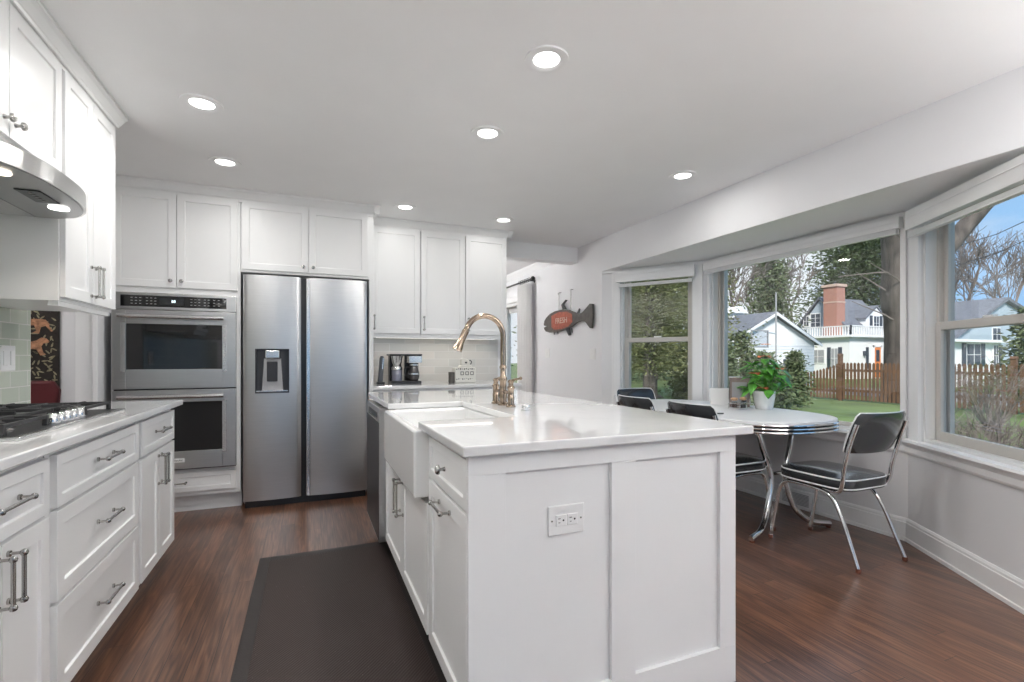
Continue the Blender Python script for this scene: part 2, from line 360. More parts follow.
wall('wall_rear', (-4, -4), (XR+.12, -4), 0, H, .12, [(3.4, 5.2, .3, 2.2), (5.6, 6.8, .3, 2.2)], m='low_bounce')  # openings added out of view to let daylight in
bea = MB().box(1.86, XR+.02, 4.95, 5.10, 2.265, H).build('beam', 'ceiling'); struct(bea, 'dropped white beam across the opening to the next room', 'beam')
# doorway casing in the left wall
MB().box(XL-.01, XL+.02, 4.12, 4.24, 0, 2.08).box(XL-.12, XL+.0, 4.17, 4.2, 0, 2.05).build('trim_1', 'trim', bev=.004)['kind'] = 'structure'
MB().box(XL-.13, XL+.004, 3.286, 3.30, 0, 2.05).build('trim_2', 'trim', bev=.003)['kind'] = 'structure'

def run(p0, p1, prof, name, m='trim'):
    """profile (distance into the room, z) swept from p0 to p1; room is on the left-hand side"""
    L_ = math.dist(p0, p1); ob = MB().prism(prof, 0, L_, 'x').build(name, m); ob.location = (*p0, 0)
    ob.rotation_euler = (0,0,math.atan2(p1[1]-p0[1], p1[0]-p0[0])); ob['kind'] = 'structure'; return ob
BASE = [(0,0),(.022,0),(.022,.02),(.016,.024),(.016,.115),(.012,.118),(.012,.13),(.005,.142),(0,.142)]
e = .012
run((XR, 9.2), (XR, BM1), [(-a, b) for a, b in BASE][::-1], 'baseboard_far'); 
run((CX, BY1), (XR, BM1), BASE, 'baseboard_bay_left'); run((CX, BY0), (CX, BY1), BASE, 'baseboard_bay_centre')
run((XR, BM0), (CX, BY0), BASE, 'baseboard_bay_right'); run((XR, -4), (XR, BM0), BASE, 'baseboard_right')
for o in ('baseboard_far',):
    ob = bpy.data.objects[o]; ob.rotation_euler[2] += 0
# crown of the far dining room on the right wall
CR = [(0,0),(.012,0),(.02,.012),(.05,.05),(.062,.06),(.07,.075),(.07,.085),(0,.085)]
run((XR, 5.1), (XR, 9.2), [(a, H-.085+b) for a, b in CR], 'trim_3')

# ------------------------------------------------------------------ windows
def window(name, p0, p1, s0, s1, z0, z1, double, label, blind_label, fm='winframe', side_tracks=(.05, .05), vd=.11):
    """in a wall running p0->p1 with the room on the left; local x along, y into room"""
    rz = math.atan2(p1[1]-p0[1], p1[0]-p0[0]); r = empty(name, label, 'window', (*p0, 0), rz, kind='structure')
    T = -.14
    fb = MB()      # outer frame in the opening
    f = .022
    fb.box(s0, s0+f, T, -.012, z0, z1).box(s1-f, s1, T, -.012, z0, z1).box(s0+f, s1-f, T, -.012, z1-f, z1).box(s0+f, s1-f, T, -.012, z0, z0+f)
    fb.build('window_frame', 'winframe2', r, .002)
    a0, a1 = s0+f, s1-f
    tr = MB(); tr.box(a0, a0+side_tracks[0]*.5, -.125, -.07, z0+f, z1-f).box(a1-side_tracks[1]*.5, a1, -.125, -.07, z0+f, z1-f)
    tr.box(a0, a0+side_tracks[0], -.135, -.11, z0+f, z1-f).box(a1-side_tracks[1], a1, -.135, -.11, z0+f, z1-f)
    tr.build('track', fm, r, .002)
    def sash(x0, x1, c0, c1, y, w, wb, wt, nm='sash'):
        b = MB(); b.box(x0, x0+w, y-.028, y, c0, c1).box(x1-w, x1, y-.028, y, c0, c1).box(x0+w, x1-w, y-.028, y, c0, c0+wb).box(x0+w, x1-w, y-.028, y, c1-wt, c1)
        so_ = b.build(nm, fm, r, .003)
        MB().box(x0+w-.003, x1-w+.003, y-.017, y-.013, c0+wb-.003, c1-wt+.003).build('pane', 'glass', so_)
        return so_
    if double:
        mid = 1.345
        sash(a0+.012, a1-.012, mid-.025, z1-f, -.095, .045, .045, .04)
        lo = sash(a0+.004, a1-.004, z0+f, mid+.022, -.062, .045, .055, .045)
        MB().box((a0+a1)/2-.035, (a0+a1)/2+.035, -.088, -.062, mid+.022, mid+.034).build('sash_lock', 'plate', lo, .003)
    else:
        sash(a0+side_tracks[0]*.9, a1-side_tracks[1]*.9, z0+f, z1-f, -.075, .018, .03, .02)
    # raised blind behind its valance: hangs in the opening, a thing of its own
    bt = empty('window_blind', blind_label, 'blind', (*p0, 0), rz)
    MB().box(s0-.02, s1+.02, .034, .075, z1-.075-(vd-.055)*.7, z1-.002).box(s0-.02, s1+.02, .075, .080, z1-.045, z1-.038).build('valance', 'trim', bt, .003)
    mb = MB()
    for k in range(5): mb.box(s0+.0, s1-.0, .037, .072, z1-vd-.026-k*.004, z1-vd-.023-k*.004)
    mb.box(s0+.0, s1-.0, .037, .072, z1-vd-.052, z1-vd-.044)
    mb.build('slat_stack', 'trim', bt)
    return r
w1 = window('window_1', (CX, BY1), (XR, BM1), .13, .87, WZ0, WZ1, True, 'double-hung window on the left side of the bay', 'raised white blind at the top of the left bay window')
w2 = window('window_2', (CX, BY0), (CX, BY1), .03, BY1-BY0-.03, WZ0, WZ1, False, 'wide picture window in the middle of the bay', 'raised white blind across the wide middle bay window', side_tracks=(.02, .055), vd=.055)
w3 = window('window_3', (XR, BM0), (CX, BY0), BL-1.0, BL-.13, WZ0, WZ1, True, 'double-hung window on the right side of the bay', 'raised white blind at the top of the right bay window')
# casings, stool and apron
def casing(p0, p1, L_, s0, s1, nm):
    rz = math.atan2(p1[1]-p0[1], p1[0]-p0[0]); b = MB()
    b.box(max(0.004, s0-.085), s0+.004, 0, .018, WZ0, WZ1+.0).box(s1-.004, min(L_-.004, s1+.085), 0, .018, WZ0, WZ1)
    b.box(max(0.004, s0-.085), s0-.06, .018, .024, WZ0, WZ1).box(s1+.06, min(L_-.004, s1+.085), .018, .024, WZ0, WZ1) if s0 > .09 and L_-s1 > .09 else None
    b.box(0, L_, 0, .02, WZ1, SOF-.002).box(0, L_, 0, .032, WZ1+.03, SOF-.003)
    o = b.build(nm, 'trim', bev=.003); o.location = (*p0, 0); o.rotation_euler = (0,0,rz); o['kind'] = 'structure'
    b = MB(); b.prism([(-.02,WZ0-.018),(.045,WZ0-.018),(.05,WZ0-.01),(.045,WZ0+.004),(-.02,WZ0+.004)], 0, L_, 'x')
    b.prism([(0,WZ0-.09),(.012,WZ0-.09),(.02,WZ0-.075),(.02,WZ0-.045),(.03,WZ0-.03),(.034,WZ0-.018),(0,WZ0-.018)], 0, L_, 'x')
    o = b.build('trim_sill', 'trim'); o.location = (*p0, 0); o.rotation_euler = (0,0,rz); o['kind'] = 'structure'
casing((CX, BY1), (XR, BM1), BL, .13, .87, 'trim_4'); casing((CX, BY0), (CX, BY1), BY1-BY0, .03, BY1-BY0-.03, 'trim_5'); casing((XR, BM0), (CX, BY0), BL, BL-1.0, BL-.13, 'trim_6')
# sliding glass door in the dining room's right wall
dr = empty('door_1', 'white sliding glass door behind the curtain', 'door', (XR, BM1+1.80, 0), PI/2, kind='structure')
MB().box(0,.05,-.12,.0,0,2.0).box(2.05,2.1,-.12,0,0,2.0).box(.05,2.05,-.12,0,1.95,2.0).box(.05,2.05,-.12,0,0,.03).build('door_frame', 'winframe2', dr, .003)
for k, (a, b_) in enumerate(((.05, 1.08), (1.02, 2.05))):
    y = -.05 if k else -.09
    s_ = MB().box(a,a+.06,y-.03,y,.03,1.95).box(b_-.06,b_,y-.03,y,.03,1.95).box(a+.06,b_-.06,y-.03,y,.03,.13).box(a+.06,b_-.06,y-.03,y,1.87,1.95).build('sliding_panel', 'winframe2', dr, .003)
    MB().box(a+.057,b_-.057,y-.018,y-.012,.127,1.873).build('pane', 'glass', s_)
MB().box(-.09,0,0,.018,0,2.09).box(2.1,2.19,0,.018,0,2.09).box(0,2.1,0,.018,2.0,2.09).build('door_casing', 'trim', dr, .003)
# curtain and rod
ct = empty('curtain', 'pale grey gathered curtain hanging at the sliding glass door', 'curtain', (XR-.09, 6.2, 0))
def curtain_mesh():
    b = MB(); n = 90; cols = []
    for k in range(n+1):
        u = k/n; cols.append([(.035*math.sin(u*2*PI*5+.4*math.sin(u*9)), -.12+u*.38, z) for z in (.02, .8, 1.6, 2.19)])
    V = [[b.bm.verts.new(p) for p in c] for c in cols]
    for i in range(n):
        for j in range(3): b.bm.faces.new((V[i][j], V[i+1][j], V[i+1][j+1], V[i][j+1]))
    return b
cm = curtain_mesh().build('panel', 'curtain', ct, smooth=True); so_ = cm.modifiers.new('s', 'SOLIDIFY'); so_.thickness = .003
for k in range(6): MB().tube(arc((0, -.10+k*.065, 2.235), .026, 0, 2*PI*11/12, 11, 'xz'), .003, 6, closed=True).build('curtain_ring', 'black', ct)
rd = empty('curtain_rod', 'black curtain rod with a ball finial over the glass door', 'curtain rod', (XR-.09, 6.05, 2.235))
MB().tube([(0,-.02,0),(0,2.2,0)], .013, 12).build('rod', 'black', rd, smooth=True)
MB().lathe([(.004,-.1),(.022,-.09),(.032,-.068),(.022,-.046),(.012,-.04),(.016,-.03),(.016,-.018)], 16, axis='y').build('finial', 'black', rd, smooth=True)
for y in (.06, 1.9): MB().tube([(0,y,0),(.03,y,-.01),(.088,y,-.012)], .008, 8).lathe([(.025,.08),(.025,.089)], 12, (0,y,-.012), 'x').build('bracket', 'black', rd)

# ------------------------------------------------------------------ backsplashes
o = MB().box(.51, 1.90, YB-.008, YB-.0005, .914, 1.372).build('backsplash_back', 'tile_back'); struct(o, 'pale glass tile backsplash behind the coffee maker', 'backsplash')
o = MB().box(XL+.0005, XL+.008, -.5, 3.285, .914, 1.415).box(XL+.0005, XL+.008, 1.80, 2.60, 1.40, 1.76).build('backsplash_left', 'tile_left'); struct(o, 'sage green glass tile backsplash behind the cooktop', 'backsplash')

# ------------------------------------------------------------------ cabinet kit
def handle_bar(parent, x, z, y0, length, vertical=True, m='nickel', r=.005):
    """bar pull standing .03 off a front at y0 (front faces -y)"""
    b = MB(); h = length/2; off = y0-.032
    P = (lambda a: (x, off, z+a)) if vertical else (lambda a: (x+a, off, z))
    b.tube([P(-h), P(h)], r, 10)
    for s in (-1, 1):
        c = P(s*h); b.lathe([(.001,-.009),(.007,-.006),(.009,0),(.007,.006),(.001,.009)], 10, c, 'z' if vertical else 'x')
        d = P(s*(h-.012)) if length < .05 else P(s*h); b.tube([d, (d[0], y0-.004, d[2])], r*.8, 8); b.lathe([(.008,-.006),(.008,.0)], 10, (d[0], y0, d[2]), 'y')
    return b.build('handle', m, parent, smooth=True)
def knob(parent, x, z, y0, m='nickel', r=.014):
    return MB().lathe([(.008,0),(.007,-.004),(.005,-.012),(.006,-.016),(r,-.02),(r,-.026),(r*.75,-.031),(.001,-.033)], 16, (x, y0, z), 'y').build('knob', m, parent, smooth=True)
def cabinet(name, label, origin, rz, w_, dep, z0, z1, fronts, toe=0, cat='cabinet', end_gap=0, group=None):
    """local: x width, y depth into the cabinet, front at y=0 ; door faces stand at y=-.02"""
    r = empty(name, label, cat, (*origin, 0), rz, group)
    b = MB()
    if toe:
        b.box(0, w_, 0, dep, toe, z1); b.box(.0, w_, .07, dep, 0, toe)
    else: b.box(0, w_, 0, dep, z0, z1)
    b.build('carcass', 'cab', r, .0015)
    for f in fronts:
        kind, x0, x1, a, c, hnd = f
        rail = .05 if kind == 'door' else (.035 if c-a < .2 else .05)
        d = MB().shaker(x0, x1, a, c, -.02, .0195, rail).build('door' if kind == 'door' else 'drawer', 'cab', r, .0015)
        if hnd:
            if hnd[0] == 'bar': handle_bar(d, hnd[1], hnd[2], -.02, hnd[3], hnd[4])
            elif hnd[0] == 'knob': knob(d, hnd[1], hnd[2], -.02)
    return r
g = .003
# left base run: faces +x, local x -> +y
FX = -.72; D = .606
def lft(name, label, ya, yb, fr, **k): return cabinet(name, label, (FX, ya), PI/2, yb-ya, D, 0, .882, fr, toe=.115, **k)
w_ = .51
lft('base_cabinet', 'white base cabinet with a drawer over two narrow doors, nearest along the left counter', 1.35, 1.86,
    [('drawer', .012, w_-.012, .70, .862, ('bar', w_/2, .79, .15, False)), ('door', .012, w_/2-g, .125, .69, ('bar', w_/2-.025, .60, .12, True)), ('door', w_/2+g, w_-.012, .125, .69, ('bar', w_/2+.025, .60, .12, True))])
w_ = .81
lft('base_cabinet', 'white three-drawer base cabinet under the gas cooktop', 1.87, 2.68,
    [('drawer', .025, w_-.012, .70, .862, ('bar', w_/2, .79, .15, False)), ('drawer', .025, w_-.012, .415, .69, ('bar', w_/2, .565, .15, False)), ('drawer', .025, w_-.012, .12, .405, ('bar', w_/2, .27, .15, False))])
w_ = .62
lft('base_cabinet', 'white base cabinet with a drawer over two doors, far end of the left counter', 2.69, 3.31,
    [('drawer', .02, w_-.01, .70, .862, ('bar', w_/2, .79, .15, False)), ('door', .02, w_/2-g, .125, .69, ('bar', w_/2-.028, .59, .14, True)), ('door', w_/2+g, w_-.01, .125, .69, ('bar', w_/2+.028, .59, .14, True))])
w_ = .8
lft('base_cabinet', 'white base cabinet before the left counter run, mostly outside the view', .54, 1.34,
    [('drawer', .012, w_-.012, .70, .862, ('bar', w_/2, .79, .15, False)), ('door', .012, w_/2-g, .125, .69, None), ('door', w_/2+g, w_-.012, .125, .69, None)])
ctl = MB().box(XL+.008, -.672, .5, 3.37, .884, .914).build('countertop', 'quartz', bev=.004); tag(ctl, 'white quartz countertop along the left wall under the cooktop', 'countertop')
# left uppers: faces +x at x=-.97
UX = -.96
def lup(label, ya, yb, z0, z1, fr): return cabinet('wall_cabinet', label, (UX, ya), PI/2, yb-ya, UX-XL-.002, z0, z1, fr)
w_ = .59
lup('tall white wall cabinet right of the range hood with two bar handles', 2.61, 3.20, 1.395, 2.372,
    [('door', .008, w_/2-g, 1.412, 2.37, ('bar', w_/2-.025, 1.515, .135, True)), ('door', w_/2+g, w_-.003, 1.412, 2.37, ('bar', w_/2+.025, 1.515, .135, True))])
w_ = .80
lup('white wall cabinet above the range hood with two round knobs', 1.80, 2.60, 1.90, 2.372,
    [('door', .003, w_/2-g, 1.91, 2.37, ('knob', w_/2-.035, 1.965)), ('door', w_/2+g, w_-.015, 1.91, 2.37, ('knob', w_/2+.035, 1.965))])
lup('tall white wall cabinet on the near side of the range hood', 1.185, 1.79, 1.395, 2.372,
    [('door', .008, .303, 1.425, 2.37, None), ('door', .307, .602, 1.425, 2.37, None)])
MB().box(UX-.04, UX-.005, 2.62, 3.19, 1.375, 1.395).build('trim_7', 'cab')['kind'] = 'structure'
CRN = [(0,0),(.010,0),(.014,.009),(.019,.012),(.038,.036),(.046,.042),(.052,.046),(.052,.062),(0,.062)]; CH = .062
def crown(nm, p0, p1, ret=None):
    return run(p0, p1, [(a, H-CH-.0008+b) for a, b in CRN], nm, 'cab')
# crown along left uppers: room is +x; direction -y has room on its left? direction -y -> left is +x
crown('trim_8', (UX+.02, 3.205), (UX+.02, .6)); MB().box(XL, UX+.018, .6, 3.20, 2.36, H-.001).build('trim_9', 'cab')['kind'] = 'structure'

# oven tower (front faces -y)
TX0, TX1, TY = -1.285, -.478, 4.28
cabinet('oven_cabinet', 'tall white cabinet built around the double wall oven', (TX0, TY), 0, TX1-TX0, YB-TY-.002, 0, 2.36,
    [('door', .012, .392, 1.672, 2.365, ('knob', .392-.032, 1.72)), ('door', .396, TX1-TX0-.018, 1.672, 2.365, ('knob', .396+.032, 1.72)),
     ('drawer', .03, TX1-TX0-.03, .165, .305, ('bar', .38, .235, .15, False))], toe=.13)
# fridge enclosure
FE = empty('fridge_cabinet', 'white cabinet above the refrigerator with two knobs', 'cabinet', (-.476, TY, 0))
wf = .99
MB().box(0, wf, 0, YB-TY-.002, 1.822, 2.36).box(wf-.036, wf, -.0, YB-TY-.002, 0, 1.822).build('carcass', 'cab', FE, .0015)
for a, c, kx in ((.008, .478, .478-.035), (.482, .944, .482+.035)):
    d = MB().shaker(a, c, 1.842, 2.365, -.02, .0195, .05).build('door', 'cab', FE, .0015); knob(d, kx, 1.885, -.02)
crown('trim_10', (TX0, TY-.02), (.5635, TY-.02)).rotation_euler[2] = 0
bpy.data.objects['trim_10'].scale.y = -1; bpy.data.objects['trim_10'].location.x = TX0
o = MB().prism(CRN, 0, .36, 'y').build('trim_11', 'cab'); o.location = (.514, TY-.069, H-CH-.0008); o['kind'] = 'structure'
MB().box(TX0, .514, TY-.018, YB-.002, 2.355, H-.001).build('trim_12', 'cab')['kind'] = 'structure'
# back wall uppers
UY = 4.62
for i, (a, c) in enumerate(((.53, .985), (.987, 1.427), (1.429, 1.868))):
    ww = c-a
    cabinet('wall_cabinet', ('white wall cabinet above the coffee maker, next to the refrigerator', 'middle white wall cabinet over the back counter', 'rightmost white wall cabinet over the back counter, behind the faucet')[i],
        (a, UY), 0, ww, YB-UY-.002, 1.365, 2.36, [('door', .004, ww-.004, 1.385, 2.36, ('bar', .03, 1.485, .12, True))])
o = crown('trim_13', (.515, UY-.02), (1.9175, UY-.02)); o.scale.y = -1
MB().box(.515, 1.868, UY-.018, YB-.002, 2.355, H-.001).build('trim_14', 'cab')['kind'] = 'structure'
MB().box(.53, 1.868, UY, UY+.02, 1.345, 1.365).build('trim_15', 'cab')['kind'] = 'structure'
o = MB().prism(CRN, 0, .38, 'y').build('trim_16', 'cab'); o.location = (1.868, UY-.069, H-CH-.0008); o['kind'] = 'structure'
for i, (a, c) in enumerate(((.52, .97), (.972, 1.422), (1.424, 1.874))):
    cabinet('base_cabinet', ('white base cabinet under the coffee maker, behind the island', 'middle white base cabinet of the back counter behind the island', 'last white base cabinet of the back counter behind the island')[i],
        (a, 4.33), 0, c-a, .60, 0, .882, [('drawer', .006, c-a-.006, .70, .862, ('bar', .225, .79, .12, False)), ('door', .006, c-a-.006, .125, .69, ('bar', .05, .6, .12, True))], toe=.115)
o = MB().box(.516, 1.90, 4.30, YB-.009, .884, .914).build('countertop', 'quartz', bev=.003); tag(o, 'white quartz countertop against the back wall under the coffee maker', 'countertop')

uc = empty('under_cabinet_light', 'slim lit strip light under the wall cabinets above the back counter', 'light', (1.2, UY+.16, 1.364))
MB().box(-.62,.62,-.02,.02,-.014,0).build('housing', 'plate', uc, .002); MB().box(-.60,.60,-.014,.014,-.0155,-.0142).build('diffuser', emis('strip_diffuser', (1,.95,.88), 1.1), uc)
_a = bpy.data.lights.new('strip', 'AREA'); _a.shape = 'RECTANGLE'; _a.size = 1.2; _a.size_y = .03; _a.energy = .7; _a.color = (1,.95,.88)
_o = bpy.data.objects.new('strip', _a); COL.objects.link(_o); _o.parent = uc; _o.location = (0,0,-.018)
# ------------------------------------------------------------------ island
IX0, IX1, IY0, IY1 = .43, 1.41, 1.30, 3.52
ISF = .43     # carcass face towards -x ; doors stand at .41
isl = empty('kitchen_island', 'long white kitchen island with panelled end and farmhouse sink', 'kitchen island', (0, 0, 0))
b = MB().box(IX0, IX1, IY0+.02, 1.80, .115, .882).box(IX0, IX1, 2.86, IY1, .115, .882).box(IX0, IX1, 1.80, 2.86, .115, .60).box(.86, IX1, 1.80, 2.86, .60, .882)
b.box(IX0, .86, 1.80, 1.83, .60, .882).box(IX0, .86, 2.615, 2.86, .60, .882)
b.build('carcass', 'cab', isl, .001)
MB().box(IX0+.07, IX1-.02, IY0+.02, IY1-.02, 0, .115).build('toe_kick', 'dark', isl)  # near-black colour stands in for the shadow under the doors
# end panel facing -y : two recessed panels
def end_panel():
    b = MB(); y = IY0; xs = [IX0-.018, .525, .885, .978, 1.337, IX1]; zs = [0, .135, .825, .882]
    b.box(xs[0], xs[5], y, y+.02, zs[0], zs[1]).box(xs[0], xs[5], y, y+.02, zs[2], zs[3])
    b.box(xs[0], xs[1], y, y+.02, zs[1], zs[2]).box(xs[2], xs[3], y, y+.02, zs[1], zs[2]).box(xs[4], xs[5], y, y+.02, zs[1], zs[2])
    b.box(xs[1], xs[2], y+.013, y+.02, zs[1], zs[2]).box(xs[3], xs[4], y+.013, y+.02, zs[1], zs[2])
    return b
end_panel().build('end_panel', 'cab', isl, .001)
# fronts facing -x: sub frame
def isl_front(kind, ya, yb, z0, z1, rail=.05):
    """shaker front facing -x between y=ya..yb"""
    d = MB().shaker(0, yb-ya, z0, z1, -.02, .0195, rail).build(kind, 'cab', isl, .0015)
    d.location = (ISF, yb, 0); d.rotation_euler = (0,0,-PI/2); return d
d = isl_front('drawer', 1.315, 1.775, .722, .868, .032); knob(d, .23, .795, -.02, r=.016)
d = isl_front('door', 1.315, 1.775, .12, .71); handle_bar(d, .23, .672, -.02, .13, False)
d = isl_front('door', 1.805, 2.325, .12, .605); handle_bar(d, .035, .50, -.02, .15, True)
d = isl_front('door', 2.33, 2.85, .12, .605); handle_bar(d, .52-.035, .50, -.02, .15, True)
# island countertop (with sink cut-out) - U shape
CT0 = .39
b = MB().prism([(CT0,1.275),(1.472,1.275),(1.472,3.555),(CT0,3.555),(CT0,2.63),(.80,2.63),(.80,1.865),(CT0,1.865)], .884, .914)
ict = b.build('countertop', 'quartz', bev=.005, seg=3); tag(ict, 'white polished quartz countertop on the kitchen island with a sink cut-out', 'countertop')
# farmhouse sink
sk = empty('farmhouse_sink', 'white apron-front farmhouse sink set into the island', 'sink', (0,0,0))
def sink():
    b = MB(); x0, x1, y0, y1, z0, z1 = .368, .835, 1.835, 2.61, .625, .883; t = .028; zi = z0+.03
    O = [(x0,y0),(x1,y0),(x1,y1),(x0,y1)]; I = [(x0+t+.008,y0+t),(x1-t,y0+t),(x1-t,y1-t),(x0+t+.008,y1-t)]; J = [(x0+t+.02,y0+t+.012),(x1-t-.012,y0+t+.012),(x1-t-.012,y1-t-.012),(x0+t+.02,y1-t-.012)]
    v = lambda P, z: [b.bm.verts.new((*p, z)) for p in P]
    R = [v(O, z0), v(O, z1), v(I, z1), v(J, zi)]
    b.bm.faces.new(R[0][::-1]); b.bm.faces.new(R[3])
    for A, B in zip(R, R[1:]):
        for i in range(4): b.bm.faces.new((A[i], A[(i+1) % 4], B[(i+1) % 4], B[i]))
    return b
sink().build('basin', 'ceramic', sk, .010, True, 4)
MB().lathe([(.045,.656),(.045,.659),(.035,.659),(.03,.656)], 20, (.61, 2.22, 0)).build('drain', 'chrome', sk, smooth=True)
# faucet: bridge style with two side posts
fa = empty('faucet', 'bronze gooseneck pull-down faucet standing behind the farmhouse sink', 'faucet', (.925, 2.33, .914))
post = [(.024,0),(.024,.008),(.018,.012),(.016,.03),(.018,.05),(.015,.055),(.015,.085),(.019,.09),(.019,.098),(.013,.105),(.012,.118),(.016,.124),(.016,.130),(.006,.136)]
main = [(.027,0),(.027,.01),(.02,.015),(.019,.03),(.023,.06),(.018,.07),(.017,.12),(.022,.128),(.022,.14),(.015,.15),(.0135,.185),(.018,.19),(.018,.2),(.012,.21)]
MB().lathe(main, 20).build('body', 'brass', fa, smooth=True)
zr = .375; R_ = .100; pts = [(0,0,.2),(0,0,.26),(0,0,zr-.02)]+arc((-R_,0,zr-.02), R_, .0, PI*.86, 14)[1:]
last = Vector(pts[-1]); dirn = Vector((-math.sin(PI*.86), 0, math.cos(PI*.86)))
MB().tube(pts, .0145, 14).build('spout', 'brass', fa, smooth=True)
q = [last+dirn*k for k in (-.004, .02, .024, .05, .085, .11, .13)]
MB().tube(q, [.0135,.0145,.018,.017,.018,.024,.026], 16).build('spray_head', 'brass', fa, smooth=True)
for s in (-1, 1):
    p = MB().lathe(post, 18, (0, s*.105, 0)).build('side_post', 'brass', fa, smooth=True)
    if s: MB().tube([(0, s*.105, .128),(.0+.012, s*.105-.012, .135),(.03, s*.105-.05*1, .143)], [.006,.006,.005], 10).lathe([(.002,-.008),(.008,-.004),(.009,0),(.008,.004),(.002,.008)], 12, (.03, s*.105-.05, .143), 'y').build('lever', 'brass', p, smooth=True)
MB().tube([(0,-.105,.07),(0,.105,.07)], .009, 12).build('bridge', 'brass', fa, smooth=True)
so_ = MB().lathe([(.022,0),(.022,.006),(.014,.008),(.014,.016),(.02,.018),(.018,.024),(.002,.026)], 20).build('disposal_button', 'chrome', smooth=True); so_.location = (.93, 2.06, .914)
tag(so_, 'small round chrome button on the island countertop beside the faucet', 'button')
# outlet on the end panel
ou = empty('wall_outlet', 'white double electrical outlet on the island end panel', 'outlet', (.727, IY0+.013, .664))
MB().box(-.0625,.0625,-.006,0,-.045,.045).build('cover_plate', 'plate', ou, .003)
for s in (-1, 1):
    rc = MB().box(s*.0195-.018, s*.0195+.018, -.009, -.006, -.017, .017).build('receptacle', 'plate', ou, .002)
    MB().box(s*.0195-.011, s*.0195-.003, -.0095, -.009, .005, .007).box(s*.0195-.010, s*.0195-.004, -.0095, -.009, -.007, -.005).lathe([(.003,-.0095),(.003,-.009)], 10, (s*.0195+.007, 0, 0), 'y').build('slots', 'dark', rc)
for s in (-1, 1): MB().lathe([(.003,-.0068),(.003,-.006)], 8, (s*.05, 0, 0), 'y').build('screw', 'nickel', ou)
# dishwasher
dw = empty('dishwasher', 'dark stainless dishwasher built into the far end of the island', 'dishwasher', (.43, 3.47, 0), -PI/2)
MB().box(0, .605, 0, .05, .10, .875).build('tub', 'dark', dw)
MB().box(0, .605, -.055, -.001, .10, .79).box(0, .605, -.055, -.001, .835, .868).box(0, .605, -.02, -.001, .79, .835).box(0, .08, -.055, -.001, .79, .835).box(.525, .605, -.055, -.001, .79, .835).build('door', 'steel', dw, .002)
MB().box(.08, .525, -.052, -.02, .80, .833).build('pocket_handle', 'black', dw, .002)
MB().box(0, .605, .03, .05, 0, .10).build('toe_kick', 'black', dw)
MB().box(.002,.603,-.056,-.055,.11,.785).build('front_panel', 'darksteel', dw)

# ------------------------------------------------------------------ mat
rg = empty('floor_mat', 'long dark ribbed rubber mat on the floor beside the island', 'mat', (0,0,0))
MB().box(-.20, .43, -.3, 3.08, .0005, .008).build('ribbed_centre', 'rug', rg, .002)
MB().box(-.255, -.20, -.35, 3.145, .0005, .006).box(.43, .495, -.35, 3.145, .0005, .006).box(-.20, .43, 3.08, 3.145, .0005, .006).build('border', 'rugedge', rg, .002)

# ------------------------------------------------------------------ double oven
ov = empty('double_wall_oven', 'stainless steel double wall oven in the tall white cabinet', 'oven', ((TX0+TX1)/2, TY-.022, 0))
hw = .378
MB().box(-hw, hw, -.006, .02, .34, 1.628).build('trim_frame', 'steelh', ov, .002)
cp = MB().box(-hw+.002, hw-.002, -.028, -.006, 1.505, 1.622).build('control_panel', 'steel', ov, .003)
MB().box(-.335, .315, -.031, -.028, 1.525, 1.605).build('touch_panel', 'blackglass', cp, .002)
MB().box(-.11, .045, -.0318, -.031, 1.540, 1.592).build('display', mat('display_glass', (.03,.032,.034), .1, var=.02), cp)
text_obj('88', 'clock_digits', .026, (-.02, -.0322, 1.566), (PI/2,0,0), 'led', cp, .0002)
b = MB()
for x in (-.27,-.245,-.22,-.18,-.155,-.13,.09,.115,.14,.175,.2,.235,.265):
    for z in (1.545, 1.566, 1.587): b.box(x-.006, x+.006, -.0314, -.031, z-.0015, z+.0015)
b.build('button_markings', 'text', cp)
for nm_, z0, z1, wz0, wz1 in (('upper_door', .935, 1.497, 1.075, 1.40), ('lower_door', .345, .925, .475, .835)):
    d = MB()
    x0, x1 = -.30, .29
    d.box(-hw, x0, -.045, -.006, z0, z1).box(x1, hw, -.045, -.006, z0, z1).box(x0, x1, -.045, -.006, z0, wz0).box(x0, x1, -.045, -.006, wz1, z1)
    d = d.build(nm_, 'steel', ov, .003)
    MB().box(x0, x1, -.038, -.01, wz0, wz1).build('window_pane', 'blackglass', d)
    MB().box(x0-.03, x0, -.052, -.045, wz0-.02, wz1+.01).box(x1, x1+.03, -.052, -.045, wz0-.02, wz1+.01).build('window_bar', 'steelh', d, .002)
    b = MB().tube([(-.335,-.095,z1-.045),(.305,-.095,z1-.045)], .0150, 14)
    for s in (-.325, .295): b.tube([(s,-.095,z1-.045),(s,-.045,z1-.045)], .009, 10)
    b.build('handle', 'steelh', d, smooth=True)
    MB().box(-hw+.002, hw-.002, -.02, -.007, z0-.009, z0-.001).build('shadow_gap', 'black', d)
bp = MB().box(-.05, .05, -.0475, -.045, .395, .425).build('name_plate', 'plate', d, .001)
text_obj('KitchenAid', 'lettering', .017, (0, -.0478, .41), (PI/2,0,0), 'darksteel', bp, .0002)

